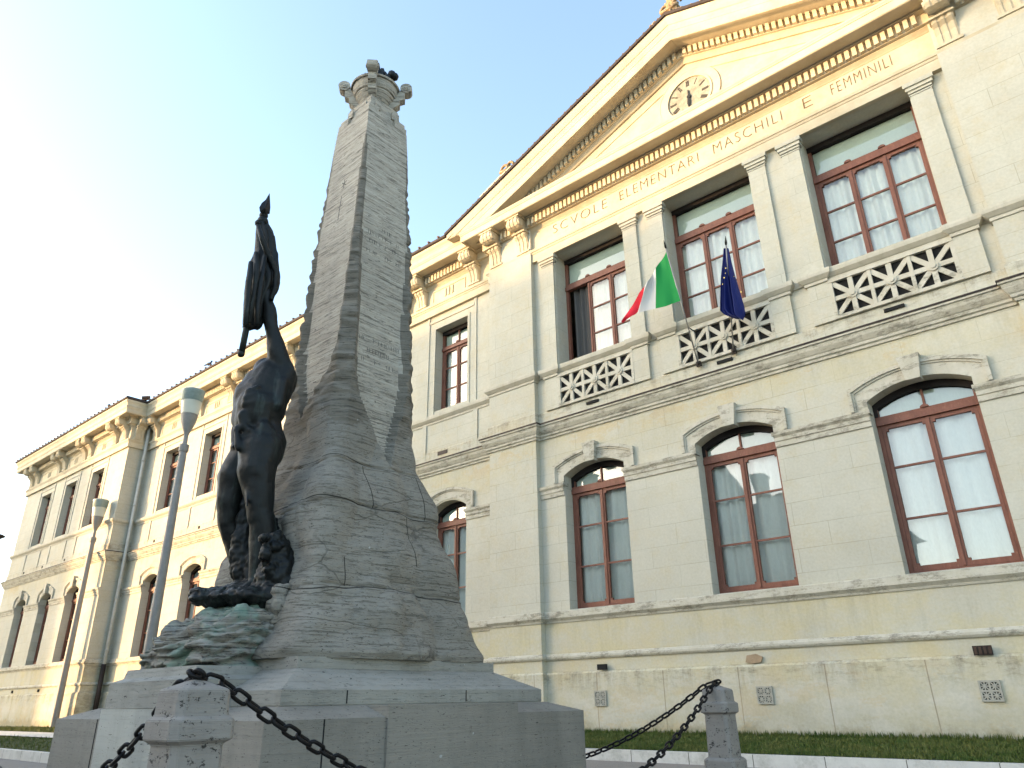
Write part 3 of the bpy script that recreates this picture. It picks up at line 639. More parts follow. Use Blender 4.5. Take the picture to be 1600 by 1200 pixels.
mb = MB(); rake(mb, [(-.01, 16.32), (.05, 16.32), (.12, 16.42), (.14, 16.44), (.14, 16.45), (.20, 16.452), (.20, 16.69), (-.01, 16.69)], 6.4); obj('raking_bed_moulding', mb, M_CORN, root)
mb = MB(); rake(mb, [(-.01, 16.02), (.02, 16.02), (.03, 16.06), (.03, 16.09), (-.01, 16.11)], 5.1); obj('tympanum_moulding', mb, M_CORN, root)
for side in (-1, 1):
  mb = MB()
  for i in range(1, 40):
    i *= side
    x = XC+i*.152
    if rz(x, 16.46) < 14.22: continue
    for_x = [(x-.045, rz(x-.045, 16.465)), (x+.045, rz(x+.045, 16.465)), (x+.045, rz(x+.045, 16.68)), (x-.045, rz(x-.045, 16.68))]
    mb.prism_y(for_x, 13.71, 13.805)
  obj('dentil_band', mb, M_CORN, root)
# roofs
mb = MB()
for s in (-1, 1):
    x1 = XC+s*8.1; mb.quad((XC, 13.25, 17.56), (x1, 13.25, rz(x1, 17.56)), (x1, 24, rz(x1, 17.56)), (XC, 24, 17.56))
mb.quad((-35, 13.45, 14.62), (-12.9, 13.45, 14.62), (-12.9, 19, 16.7), (-35, 19, 16.7)); mb.quad((-35, 19, 16.7), (-12.9, 19, 16.7), (-12.9, 24.5, 14.6), (-35, 24.5, 14.6))
mb.quad((1.2, 13.45, 14.62), (24.8, 13.45, 14.62), (24.8, 19, 16.7), (1.2, 19, 16.7)); mb.quad((1.2, 19, 16.7), (24.8, 19, 16.7), (24.8, 24.5, 14.6), (1.2, 24.5, 14.6))
A = [(-50.2, 12.48, 14.61), (-34.98, 12.48, 14.61), (-34.98, 24.5, 14.61), (-50.2, 24.5, 14.61)]; B_ = (-45, 18.5, 16.6); D_ = (-40.5, 18.5, 16.6)
mb.add(A+[B_, D_], [(0, 1, 5, 4), (1, 2, 5), (2, 3, 4, 5), (3, 0, 4)])
rf = obj('roof', mb, M_TILE, root, fix=False)
mb = MB()                        # curved end tiles lying along the eaves
for i in range(330):
    x = -49.9+i*.112*4
    if x > -36.0 and x < -35.0: continue
    if x > -13.2: break
    yy = 12.42 if x < -35.5 else 13.37
    mb.tube([(x, yy-.02, 14.60), (x, yy+.35, 14.64)], .038, 6)
for i in range(36):
    t = i/36; mb.tube([(XC-8.1*t, 13.2, rz(XC-8.1*t, 17.56)), (XC-8.1*t, 13.5, rz(XC-8.1*t, 17.57))], .03, 6)
obj('eaves_tile', mb, M_TILE, rf)
# heap of ridge tiles at the hip of the left wing
mb = MB(); p = atY(228, 622, 13.6)
for i in range(14):
    c = (p.x+random.uniform(-.6, .5), 13.6+random.uniform(-.2, .3), 14.66+random.uniform(0, .22)); a = random.uniform(0, 3)
    mb.tube([(c[0]-.18*math.cos(a), c[1]-.18*math.sin(a), c[2]), (c[0]+.18*math.cos(a), c[1]+.18*math.sin(a), c[2]+.04)], .08, 6)
obj('ridge_tiles', mb, M_TILE, rf)
# carved ornaments on the roof
def palmette(c, h, w, m=M_CORN, name='acroterion'):
    mb = MB(); x, y, z = c
    mb.box(x-w*.75, x+w*.75, y-.22, y+.22, z-.5, z+.08); mb.box(x-w*.85, x+w*.85, y-.26, y+.26, z+.08, z+.16)
    z += .14
    for i in range(-4, 5):
        a = R(i*19); L = h*(1-.055*abs(i)*abs(i)*.35); pts = []; rs = []
        for j in range(7):
            t = j/6; bend = a*(.55+.65*t); pts.append((x+math.sin(bend)*L*t*.85*w/.5*.7, y-.05*math.sin(t*3), z+math.cos(bend)*L*t)); rs.append(.035+.06*math.sin(math.pi*min(1, t*1.05))*w/.5)
        mb.tube(pts, rs, 7)
    for s in (-1, 1):
        pts = []
        for j in range(15):
            t = j/14; ang = t*4.6; r = .19*(1-t*.72); pts.append((x+s*(w*.62+r*math.cos(ang)*.9-.05), y-.08, z+.19+r*math.sin(ang)))
        mb.tube(pts, .045, 6)
    return obj(name, mb, m, root, smooth=True)
M_ACRO = simple('weathered_carved_stone', (.27, .20, .12), .9, 0, .4, 12, bump=.8)
palmette((XC-.02, 13.75, 17.86), .75, .30, M_ACRO)
mb = MB()
for i in range(22):
    s_ = random.choice((-1, 1)); x0 = XC+s_*random.uniform(.05, 1.0); z0 = rz(x0, 17.62)+random.uniform(0, .16); r0 = random.uniform(.05, .11)
    mb.tube([(x0+r0*(1-t*.8)*math.cos(5*t)*s_, 13.40+.05*math.sin(9*t), z0+r0*(1-t*.8)*math.sin(5*t)) for t in np.linspace(0, 1, 9)], .028, 5)
obj('acroterion', mb, M_ACRO, root, smooth=True)
mb = MB(); mb.prism_y([(-12.9, 15.50), (-11.95, 15.88), (-11.6, 15.98), (-11.6, 14.9), (-12.9, 14.5)], 13.6, 14.3); obj('acroterion_base', mb, M_CORN, root)
palmette((-11.93, 13.9, 15.88), .38, .22, M_ACRO)
# clock
cx, cz, cy = -5.85, 15.20, 14.0
def ring(mb, r0, r1, y0, y1, n=48):
    for i in range(n):
        a, b = 2*math.pi*i/n, 2*math.pi*(i+1)/n
        P = [(cx+r*math.cos(t), cz+r*math.sin(t)) for r, t in ((r0, a), (r0, b), (r1, b), (r1, a))]
        mb.add([(P[0][0], y0, P[0][1]), (P[1][0], y0, P[1][1]), (P[2][0], y0, P[2][1]), (P[3][0], y0, P[3][1]), (P[0][0], y1, P[0][1]), (P[1][0], y1, P[1][1]), (P[2][0], y1, P[2][1]), (P[3][0], y1, P[3][1])],
               [(0, 1, 2, 3), (0, 4, 5, 1), (2, 6, 7, 3)])
mb = MB(); ring(mb, .60, .655, cy-.05, cy+.01); ring(mb, .655, .84, cy-.025, cy+.01); ring(mb, .84, .87, cy-.032, cy+.01)
clock = obj('clock', mb, M_CORN, root, fix=False)
mb = MB().prism_y([(cx+.60*math.cos(t*math.pi/30), cz+.60*math.sin(t*math.pi/30)) for t in range(60)], cy-.012, cy+.005)
k = NT('clock_dial'); q = k.noise(3.5, det=5, rough=.75); k.col(k.mix(k.ramp(q, [(.4, 0), (.62, 1)]), (.31, .305, .25), (.18, .175, .14))); k.rough(.7); M_DIAL = k.m
obj('clock_face', mb, M_DIAL, clock)
M_NUM = simple('numeral_black', (.05, .045, .04), .7)
NUM = ['XII', 'I', 'II', 'III', 'IIII', 'V', 'VI', 'VII', 'VIII', 'IX', 'X', 'XI']
for i, s in enumerate(NUM):
    mb = MB()
    th = R(30*i); er = Vector((math.sin(th), math.cos(th))); et = Vector((math.cos(th), -math.sin(th)))
    wd = {'I': .024, 'V': .05, 'X': .05}; tot = sum(wd[c] for c in s); u = -tot/2
    def stroke(u0, r0, u1, r1, w=.010):
        w *= 1.7; r0 -= .04
        p0 = er*r0+et*u0; p1 = er*r1+et*u1; d = (p1-p0).normalized(); q = Vector((-d.y, d.x))*w/2
        mb.prism_y([(cx+p.x, cz+p.y) for p in (p0-q, p1-q, p1+q, p0+q)], cy-.018, cy-.010)
    for c in s:
        w = wd[c]; m = u+w/2
        if c == 'I': stroke(m, .40, m, .545, .013)
        elif c == 'V': stroke(m, .40, m-.018, .545, .013); stroke(m, .40, m+.018, .545, .008)
        else: stroke(m-.018, .40, m+.018, .545, .013); stroke(m+.018, .40, m-.018, .545, .008)
        u += w
    p = er*.575; mb.prism_y([(cx+p.x+.012*math.cos(t), cz+p.y+.012*math.sin(t)) for t in (0, 1.57, 3.14, 4.71)], cy-.018, cy-.010)
    obj('clock_numeral', mb, M_NUM, clock)
mb = MB()
def hand(th, L, w, back, y):
    th = R(th); d = Vector((math.sin(th), math.cos(th))); q = Vector((d.y, -d.x))
    P = [-d*back+q*w*.6, d*L*.62+q*w, d*L, d*L*.62-q*w, -d*back-q*w*.6]
    mb.prism_y([(cx+p.x, cz+p.y) for p in P], y-.006, y)
hand(181, .50, .030, .22, cy-.030); hand(186, .34, .042, .08, cy-.040)
mb.prism_y([(cx+.055*math.cos(t*math.pi/6), cz+.055*math.sin(t*math.pi/6)) for t in range(12)], cy-.052, cy-.02)
obj('clock_hand', mb, simple('hand_black', (.012, .012, .012), .5), clock)
# frieze inscription
def text_obj(s, x0, x1, z, h, y, m, parent):
    cu = bpy.data.curves.new('t', 'FONT'); cu.body = s; cu.size = 1; cu.extrude = .012; cu.offset = -.030; cu.space_character = 1.18; cu.resolution_u = 3
    to = bpy.data.objects.new('t', cu); C.objects.link(to); dg = bpy.context.evaluated_depsgraph_get(); me = bpy.data.meshes.new_from_object(to.evaluated_get(dg))
    bpy.data.objects.remove(to)
    v = np.array([p.co[:] for p in me.vertices]); mn, mx = v.min(0), v.max(0)
    for p in me.vertices:
        q = p.co; p.co = (x0+(q.x-mn[0])/(mx[0]-mn[0])*(x1-x0), y-.006-(q.z-mn[2])/(mx[2]-mn[2])*.006, z+(q.y)/(mx[1])*h)
    me.materials.clear(); me.materials.append(m); me.name = 'inscription'
    o = link('inscription', me, parent); return o
YF = 13.95
for s, x0, x1 in (('SCVOLE', -10.36, -8.52), ('ELEMENTARI', -8.12, -5.83+.0), ('MASCHILI', -5.42+.0, -3.72), ('E', -3.22, -3.02), ('FEMMINILI', -2.62+.02, -1.36)):
    text_obj(s, x0, x1, 13.07, .29, YF, M_LETTER, root)

# windows ------------------------------------------------------------
def curtain_me(w, h, folds, m, name='curtain', amp=.03, x0=None):
    n = max(24, int(w*60)); mb = MB(); vs = []
    ph = random.uniform(0, 6)
    for j, z in enumerate((0, h*.5, h)):
        for i in range(n+1):
            x = -w/2+w*i/n; vs.append((x+.01*math.sin(j*2+i), amp*(math.sin(x*folds*2*math.pi+ph+.4*math.sin(3*x))+.5*math.sin(x*folds*4.7+ph*2+j*.5)), z))
    mb.add(vs, [(j*(n+1)+i, j*(n+1)+i+1, (j+1)*(n+1)+i+1, (j+1)*(n+1)+i) for j in range(2) for i in range(n)])
    return mesh(name, mb, m, True, False)
def frame_box(mb, x0, x1, z0, z1, t, y0, y1):
    mb.box(x0, x0+t, y0, y1, z0, z1); mb.box(x1-t, x1, y0, y1, z0, z1); mb.box(x0+t, x1-t, y0, y1, z0, z0+t*1.2); mb.box(x0+t, x1-t, y0, y1, z1-t, z1)
def make_window(w, h, ztr, leaves, arch=0.0, rise=0.0, open_first=False, rows=(.335, .70), trh=.17, blind=M_BLIND, curt=M_CURT, fold=3.2):
    """local: x centred, z=0 at sill, y=0 at the frame's front"""
    mb = MB(); hw = w/2; t = .075
    mb.box(-hw, -hw+t, 0, .09, 0, h-rise); mb.box(hw-t, hw, 0, .09, 0, h-rise); mb.box(-hw+t, hw-t, 0, .09, 0, .07)
    mb.box(-hw+.01, hw-.01, -.045, .09, ztr, ztr+trh*.62); mb.box(-hw+.02, hw-.02, -.025, .09, ztr+trh*.62, ztr+trh)
    lw = (w-2*t)/leaves
    for i in range(1, leaves):
        x = -hw+t+lw*i; mb.prism_y([(x+.075*math.cos(q*math.pi/8), ztr+trh+.055*math.sin(q*math.pi/8)-.002) for q in range(9)], -.05, .04)
    if leaves == 2: pass
    # top light frame
    if rise > 0:
        o = (-hw, hw, 0, h-rise, rise, 0); n = 12
        for i in range(n):
            a = -hw+w*i/n; b = -hw+w*(i+1)/n; za, zb = arc_z(o, a), arc_z(o, b)
            mb.add([(a, 0, za-.06), (b, 0, zb-.06), (b, 0, zb), (a, 0, za), (a, .09, za-.06), (b, .09, zb-.06), (b, .09, zb), (a, .09, za)], [(0, 1, 2, 3), (0, 4, 5, 1), (4, 7, 6, 5)])
    else: mb.box(-hw+t, hw-t, 0, .09, h-.07, h)
    if leaves == 2: mb.box(-.02, .02, .02, .07, ztr+trh, h-.04)
    for i in range(leaves):
        if open_first and i == 0: continue
        x0, x1 = -hw+t+lw*i, -hw+t+lw*(i+1); st = .062
        mb.box(x0+.004, x0+st, .005, .065, .075, ztr-.004); mb.box(x1-st, x1-.004, .005, .065, .075, ztr-.004)
        mb.box(x0+st, x1-st, .005, .065, .075, .075+.085); mb.box(x0+st, x1-st, .005, .065, ztr-.075, ztr-.004)
        for s in (0, 1):                     # notched corner blocks
            for zz in (.16, ztr-.075):
                xx = x0+st if s == 0 else x1-st; dx = .045 if s == 0 else -.045; dz = .045 if zz < 1 else -.045
                mb.box(xx, xx+dx, .008, .06, zz, zz+dz)
        for r in rows:
            z = .12+(ztr-.16)*r; mb.box(x0+st, x1-st, .012, .055, z-.018, z+.018)
        if i > 0: mb.box(x0-.022, x0+.022, -.018, .02, .09, ztr-.02)
    hd = MB()  # near-black band put in for recess shade and dark frame at the opening's top
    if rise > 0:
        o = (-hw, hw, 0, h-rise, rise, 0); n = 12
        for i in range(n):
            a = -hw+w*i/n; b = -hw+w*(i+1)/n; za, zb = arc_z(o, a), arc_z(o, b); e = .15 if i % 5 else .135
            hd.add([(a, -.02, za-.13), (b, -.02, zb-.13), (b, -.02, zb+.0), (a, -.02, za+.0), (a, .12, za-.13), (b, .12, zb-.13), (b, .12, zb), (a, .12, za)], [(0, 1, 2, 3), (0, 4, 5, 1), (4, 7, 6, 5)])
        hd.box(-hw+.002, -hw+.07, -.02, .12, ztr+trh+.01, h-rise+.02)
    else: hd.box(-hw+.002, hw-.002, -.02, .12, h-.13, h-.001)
    hme = mesh('head_shade_band', hd, M_HEADSHADE, fix=False)
    fme = mesh('window', mb, M_WOOD)
    g = MB(); gx0 = -hw+t+(lw if open_first else 0)
    g.quad((gx0, .045, .1), (hw-t, .045, .1), (hw-t, .045, ztr), (gx0, .045, ztr))
    if rise > 0:
        o = (-hw+.04, hw-.04, 0, h-rise-.04, rise, 0); P = [(o[0]+(o[1]-o[0])*i/12, arc_z(o, o[0]+(o[1]-o[0])*i/12)) for i in range(13)]
        P = [(o[1], ztr+trh-.02)]+P[::-1]+[(o[0], ztr+trh-.02)]
    else: P = [(hw-t, ztr+trh-.02), (hw-t, h-.05), (-hw+t, h-.05), (-hw+t, ztr+trh-.02)]
    g.add([(x, .05, z) for x, z in P], [tuple(range(len(P)))])
    gme = mesh('pane', g, M_GLASS, fix=False)
    b = MB(); b.add([(x, .11, z) for x, z in P], [tuple(range(len(P)))]); bme = mesh('blind', b, blind, fix=False)
    return fme, gme, bme, hme, ztr
def put_window(proto, x, y, z, curtains, label=None):
    fme, gme, bme, hme, ztr = proto
    wdw = link('window', fme, root, (x, y, z), world=False)
    link('pane', gme, wdw, (x, y, z), world=False); link('blind', bme, wdw, (x, y, z), world=False); link('head_shade_band', hme, wdw, (x, y, z), world=False)
    for xo, w, folds, m, amp, nm in curtains:
        link(nm, curtain_me(w, ztr-.06, folds, m, nm, amp), wdw, (x+xo, y+.16, z+.06), world=False)
    if label: wdw['label'] = label
    return wdw
PG = make_window(1.73, 3.40, 2.74, 2, rise=.24, trh=.17)
for i, x in enumerate(GF_C): put_window(PG, x, 14.30, 2.86, [(-.4, .80, 4.2, M_CURT, .028, 'curtain'), (.42, .84, 3.2, M_CURT, .03, 'curtain')] if i < 2 else [(-.4, .8, 2.6, M_CURT, .035, 'curtain'), (.41, .78, 2.2, M_CURT, .035, 'curtain')])
P1 = make_window(2.24, 3.44, 2.44, 3, trh=.19, rows=(.33, .665))
P1o = make_window(2.24, 3.44, 2.44, 3, trh=.19, rows=(.33, .665), open_first=True)
put_window(P1o, F1_C[0], 14.46, 8.97, [(.36, 1.42, 5.5, M_CURT, .02, 'curtain'), (-.72, .55, 5, M_DCURT, .04, 'dark_curtain')], 'red window with its left leaf open')
for x in F1_C[1:]: put_window(P1, x, 14.46, 8.97, [(-.7, .72, 4.5, M_CURT, .034, 'curtain'), (0.02, .7, 4.5, M_CURT, .034, 'curtain'), (.72, .66, 4.8, M_CURT, .034, 'curtain')])
PW = make_window(1.42, 2.82, 2.12, 2, trh=.14)
PWG = make_window(1.46, 3.36, 2.70, 2, rise=.24, trh=.16)
for xs, y in ((IW, 14.25), (LW, 13.3), (RW, 14.25)):
    for x in xs:
        put_window(PW, x, y+.30, 9.10, [(0.02, 1.3, 3.5, M_CURT, .02, 'curtain')])
        put_window(PWG, x, y+.33, 2.86, [(-.34, .62, 3.6, M_CURT, .03, 'curtain'), (.34, .6, 3.4, M_CURT, .03, 'curtain')])
# rain pipe in the corner of the left wing
mb = MB(); mb.tube([(-35.55, 13.99, .3), (-35.55, 13.99, 7.0), (-35.55, 13.99, 13.6)], .075, 10)
for z in (3.2, 5.4, 9.6, 11.8): mb.tube([(-35.55, 13.99, z), (-35.55, 13.99, z+.06)], .095, 10)
obj('downpipe', mb, M_PIPE, root, smooth=True)
mb = MB(); mb.tube([(-35.55, 13.99, .0), (-35.55, 13.99, 2.65)], .10, 10); obj('downpipe', mb, M_METALDK, root, smooth=True)

# ------------------------------------------------------------------ monument
OX, OY = -6.91, 5.014
mon = empty('obelisk_monument', (OX, OY, 0), 'tall grey travertine obelisk monument with rugged rock base and urn top', 'monument')
def slabtop(mb, h0, z0, h1, z1): mb.frustum(OX, OY, z0, h0, z1, h1)
mb = MB(); mb.loft([[(OX-h, OY-h, z), (OX+h, OY-h, z), (OX+h, OY+h, z), (OX-h, OY+h, z)] for h, z in ((1.90, 0), (1.90, .885), (1.62, .975))]); obj('base_block', mb, M_TRAVB, mon)
for (dx, dy) in ((1, 0), (0, -1), (-1, 0), (0, 1)):
    mb = MB(); w = .80
    if dx: mb.box(OX+dx*1.40, OX+dx*1.925, OY-w, OY+w, 0, .972)
    else: mb.box(OX-w, OX+w, OY+dy*1.40, OY+dy*1.925, 0, .972)
    o = obj('base_panel', mb, M_PANEL if dy == -1 else M_TRAVB, mon)
mb = MB(); q = lambda h, z: [(OX-h, OY-h, z), (OX+h, OY-h, z), (OX+h, OY+h, z), (OX-h, OY+h, z)]
mb.loft([q(1.58, .976), q(1.585, .985), q(1.585, 1.095), q(1.225, 1.27), q(1.225, 1.365)]); obj('step_slab', mb, M_SLAB, mon)
mb = MB()                        # stepped pedestal under the statue
mb.loft([[(a, b, z), (c, b, z), (c, d, z), (a, d, z)] for a, b, c, d, z in ((-7.62, 3.085, -6.12, 4.0, .975), (-7.62, 3.085, -6.12, 4.0, 1.19), (-7.54, 3.165, -6.20, 4.0, 1.225), (-7.54, 3.19, -6.23, 4.0, 1.30))]); obj('pedestal', mb, M_SLAB, mon)
# open joints of the base blocks
mb = MB()
for y in (4.05, 5.45): mb.box(OX+1.588, OX+1.592, y-.004, y+.004, .99, 1.09)
for y in (3.62, ): mb.box(OX+1.896, OX+1.904, y-.005, y+.005, .0, .885)
for x in (OX-.9, ): mb.box(x-.005, x+.005, OY-1.904, OY-1.896, 0, .885)
obj('masonry_joint', mb, M_HOLE, mon)

HZ = [(1.36, 1.235), (1.42, 1.245), (1.50, 1.20), (1.8, 1.06), (1.94, 1.0), (2.2, .985), (2.43, .955), (2.6, .885), (2.86, .84), (3.0, .81), (3.16, .765), (3.4, .69), (3.5, .655), (3.8, .61), (4.3, .59), (5.5, .525), (6.5, .475), (7.2, .42), (7.8, .39), (8.5, .352), (8.56, .35)]
def interp(T, z):
    for (a, b), (c, d) in zip(T, T[1:]):
        if z <= c: return b+(d-b)*max(0, (z-a))/(c-a)
    return T[-1][1]
def ss(a, b, x): t = min(1, max(0, (x-a)/(b-a))); return t*t*(3-2*t)
INF = []
def shaft():
    NA = 200; zs = list(np.arange(1.36, 4.2, .024))+list(np.arange(4.2, 8.561, .03))+[8.56]
    vs = []
    for z in zs:
        h = interp(HZ, z)
        for k_ in range(NA):
            th = 2*math.pi*k_/NA; c, s = math.cos(th), math.sin(th)
            # side: 0:+x 1:+y 2:-x 3:-y
            side = int(((th+math.pi/4) % (2*math.pi))//(math.pi/2)); ax = max(abs(c), abs(s)); tan = (abs(s)/abs(c) if side in (0, 2) else abs(c)/abs(s)) if ax > 0 else 0
            tt = h*tan                                          # distance along the face
            sg = 1 if ((s if side in (0, 2) else c) > 0) else -1
            face_in = .0+.085*ss(7.6, 4.2, z)
            w = .02+.05*ss(8.1, 7.0, z)+.11*ss(7.0, 4.6, z)     # width of the hewn corner strip
            zend = {0: 3.35, 1: 3.4, 2: 3.9, 3: 3.95}[side]; ztop = {0: 4.9, 1: 4.9, 2: 5.0, 3: 5.1}[side]
            if side == 0: zend += -.25*(tt*sg/h) if False else .0
            cl = ss(ztop, zend, z)
            lim = (h-w)*(1-cl**1.6)
            sh = .18*h*ss(4.4, 3.3, z) if side == 0 else (-.22*h*ss(4.8, 3.9, z) if side == 3 else 0)
            t_signed = tt*sg-sh
            infil = 1-ss(lim-.012, lim+.012, abs(t_signed)) if lim > .01 else 0
            if z > 8.1: infil = 1
            fr = (h-face_in)/ax if ax else h
            ch = .005+.035*ss(8.1, 7, z)+.10*ss(7, 4.5, z)
            cr = min(h/ax, (h*math.sqrt(2)-ch/math.sqrt(2))/max(.5, math.cos(abs(((th-math.pi/4) % (math.pi/2)) - 0 if ((th-math.pi/4) % (math.pi/2)) < math.pi/4 else math.pi/2-((th-math.pi/4) % (math.pi/2))))))
            # lower rock: rounder section
            rk = ss(4.3, 3.2, z)
            if rk > 0:
                n_ = 8+3*ss(2.6, 1.6, z); se = h/((abs(c)**n_+abs(s)**n_)**(1/n_)); cr = cr*(1-rk)+se*rk
            p = Vector((c*h, s*h, z))
            rks = ss(4.5, 3.6, z)
            knob = noise.noise(Vector((p.x*4, p.y*4, z*6)))*.030+noise.noise(Vector((p.x*6, p.y*6, z*13)))*.045+noise.noise(Vector((p.x*14, p.y*14, z*30)))*.008
            fac = abs(noise.noise(Vector((p.x*1.7+3, p.y*1.7, z*1.8))))*.12-.03+abs(noise.noise(Vector((p.x*3.5+1, p.y*3.5+7, z*3.1))))*.03+noise.noise(Vector((p.x*4, p.y*4, z*6)))*.008+noise.noise(Vector((p.x*9, p.y*9, z*11)))*.005
            rough = knob*(1-rks)+fac*rks
            low = noise.noise(Vector((p.x*1.3+5, p.y*1.3, z*1.6)))
            amp = ss(8.1, 7.0, z)
            rr = cr+rough*amp+ss(3.9, 2.8, z)*low*.06
            # big hewn bosses
            if z < 3.6:
                for bs_, bz, bw, bh, bd in ((5.50, 3.05, .30, .46, .085), (5.15, 2.75, .16, .28, .05), (6.05, 1.9, .22, .30, .06), (5.42, 1.86, .20, .26, .05), (0.05, 1.80, .34, .30, .10), (.55, 2.2, .25, .35, .06), (4.75, 2.4, .3, .4, .07)):
                    da = (th-bs_+math.pi) % (2*math.pi)-math.pi
                    q_ = (abs(da)/bw)**2.0+(max(0, z-bz)/bh)**1.6+(max(0, bz-z)/(bh*1.8))**2
                    if q_ < 1: rr += bd*(1-q_)**.5
            # courses: slight steps between rock layers
            if z < 3.5:
                for zj in (2.02, 2.86, 3.38):
                    zz_ = z+noise.noise(Vector((p.x*1.5, p.y*1.5, 3)))*.10
                    rr -= .022*math.exp(-((zz_-zj)/.012)**2)
            r = fr*infil+rr*(1-infil)
            if infil > .5: r += noise.noise(Vector((p.x*.5, p.y*.5, z*26)))*.0014
            vs.append((OX+r*c, OY+r*s, z)); INF.append(infil > .5)
    mb = MB(); rings = [vs[i*NA:(i+1)*NA] for i in range(len(zs))]; mb.loft(rings); me = mesh('shaft', mb, M_ROCK)
    smooth_by_angle(me, 28); return me
SH = shaft()
# smooth faces use the paler dressed stone
SH.materials.append(M_TRAV)
for p in SH.polygons:
    c = p.center; z = c.z; h = interp(HZ, z); dx, dy = abs(c.x-OX), abs(c.y-OY); fi = .085*ss(7.6, 4.2, z); r_ = max(dx, dy)
    if z > 3.3 and all(INF[v] for v in p.vertices): p.material_index = 1
SH.materials.append(M_STRIP)
for p in SH.polygons:
    c = p.center
    if p.material_index == 0 and c.z > 3.9+.5*noise.noise(c*2): p.material_index = 2
link('shaft', SH, mon)
# crown: block with stepped shoulders, bowl and four scrolls
mb = MB(); mb.frustum(OX, OY, 8.56, .30, 8.98, .245)
for sx in (-1, 1):
    for sy in (-1, 1):
        pass
for (ux, uy) in ((1, 0), (-1, 0), (0, 1), (0, -1)):      # shoulder slabs on each side, leaving a notch in the middle of the arrises
    for s in (-1, 1):
        for z0, z1, d, l0, l1 in ((8.56, 8.66, .345, .13, .345), (8.66, 8.74, .325, .15, .325), (8.74, 8.86, .30, .10, .20)):
            a0, a1 = s*l0, s*l1
            if ux: mb.box(OX+ux*.2, OX+ux*d, OY+min(a0, a1), OY+max(a0, a1)-.001*(uy == 0), z0, z1)
            else: mb.box(OX+min(a0, a1)+.002, OX+max(a0, a1)-.002, OY+uy*.2, OY+uy*(d-.002), z0+.001, z1-.001)
mb.frustum(OX, OY, 8.86, .262, 8.93, .262)
obj('capital_block', mb, M_TRAV, mon)
mb = MB(); mb.lathe((OX, OY, 0), [(.15, 8.95), (.19, 9.0), (.225, 9.06), (.26, 9.12), (.29, 9.17), (.285, 9.19), (.305, 9.20), (.325, 9.26), (.335, 9.34), (.36, 9.345), (.365, 9.375), (.33, 9.39), (.28, 9.36), (.1, 9.33)], 40)
bowl = obj('urn', mb, M_TRAV, mon); smooth_by_angle(bowl.data, 40)
for sx in (-1, 1):
    for sy in (-1, 1):
        mb = MB(); d = Vector((sx, sy, 0)).normalized(); q = Vector((-d.y, d.x, 0)); w = .058
        prof = [(.20, 8.90), (.27, 9.0), (.37, 9.09), (.37, 9.17), (.44, 9.20), (.44, 9.33), (.36, 9.36), (.30, 9.20), (.2, 9.1)]
        for s_ in (0,):
            n = len(prof); vs = [Vector((OX, OY, 0))+d*a+q*w*e+Vector((0, 0, z)) for e in (-1, 1) for a, z in prof]
            mb.add(vs, [tuple(range(n)), tuple(reversed(range(n, 2*n)))]+[(i, (i+1) % n, (i+1) % n+n, i+n) for i in range(n)])
        # volute
        for e, rad in ((0, .088), (1, .05), (2, .025)):
            c = Vector((OX, OY, 9.405))+d*.455; ww = w+.012+.012*e; m_ = 14
            vs = [c+d*rad*math.cos(2*math.pi*k_/m_)+Vector((0, 0, rad*math.sin(2*math.pi*k_/m_)))+q*ww*f for f in (-1, 1) for k_ in range(m_)]
            mb.add(vs, [tuple(range(m_)), tuple(reversed(range(m_, 2*m_)))]+[(i, (i+1) % m_, (i+1) % m_+m_, i+m_) for i in range(m_)])
        obj('scroll_bracket', mb, M_TRAV, mon)
mb = MB()
for i in range(26):
    a = random.uniform(0, 6.28); r = random.uniform(0, .2); x, y = OX+r*math.cos(a), OY+r*math.sin(a); h = random.uniform(.26, .46)*(1-r); pts = [(x, y, 9.33), (x+random.uniform(-.04, .04), y+random.uniform(-.04, .04), 9.36+h*.6), (x+random.uniform(-.08, .08), y+random.uniform(-.08, .08), 9.40+h)]
    mb.tube(pts, [.06, .05, .012], 6)
for i in range(8): mb.sphere((OX+random.uniform(.02, .26), OY+random.uniform(.02, .24), 9.56+random.uniform(0, .16)), .065, 8, 6)
obj('bronze_flame', mb, M_BRONZE, mon, smooth=True)
# inscriptions worn beyond reading: faint pitted lines of cut marks; star and sword on the statue side
def at_face_x(u, z): h = interp(HZ, z)-.085*ss(7.6, 4.2, z); return Vector((OX+h+.001, OY+u, z))
def at_face_y(u, z): h = interp(HZ, z)-.085*ss(7.6, 4.2, z); return Vector((OX+u, OY-h-.001, z))
def cutmark(mb, P, a, b, w=.006):
    p, q_ = P(*a), P(*b); d = (q_-p).normalized(); nrm = Vector((1, 0, 0)) if P is at_face_x else Vector((0, -1, 0)); s = d.cross(nrm)*w/2
    mb.add([p-s, q_-s, q_+s, p+s, p-s-nrm*.02, q_-s-nrm*.02, q_+s-nrm*.02, p+s-nrm*.02], [(0, 1, 2, 3), (4, 7, 6, 5), (0, 4, 5, 1), (1, 5, 6, 2), (2, 6, 7, 3), (3, 7, 4, 0)])
M_CUT = simple('worn_cut', (.10, .095, .085), .95)
mb = MB()
for z, half in ((6.62, .14), (6.50, .27), (6.38, .25), (6.22, .28), (4.98, .3), (4.84, .18), (4.70, .3)):
    u = -half
    while u < half:
        if random.random() < .82:
            w_ = random.uniform(.02, .035); k_ = random.random()
            cutmark(mb, at_face_x, (u, z), (u, z+.055)) if k_ < .8 else None
            if k_ < .4: cutmark(mb, at_face_x, (u+w_, z), (u+w_, z+.055))
            elif k_ < .7: cutmark(mb, at_face_x, (u+.004, z+.03), (u+w_, z+.035))
        u += random.uniform(.035, .055)
obj('inscription', mb, M_CUT, mon)
mb = MB(); sx_, sz_ = .02, 7.42
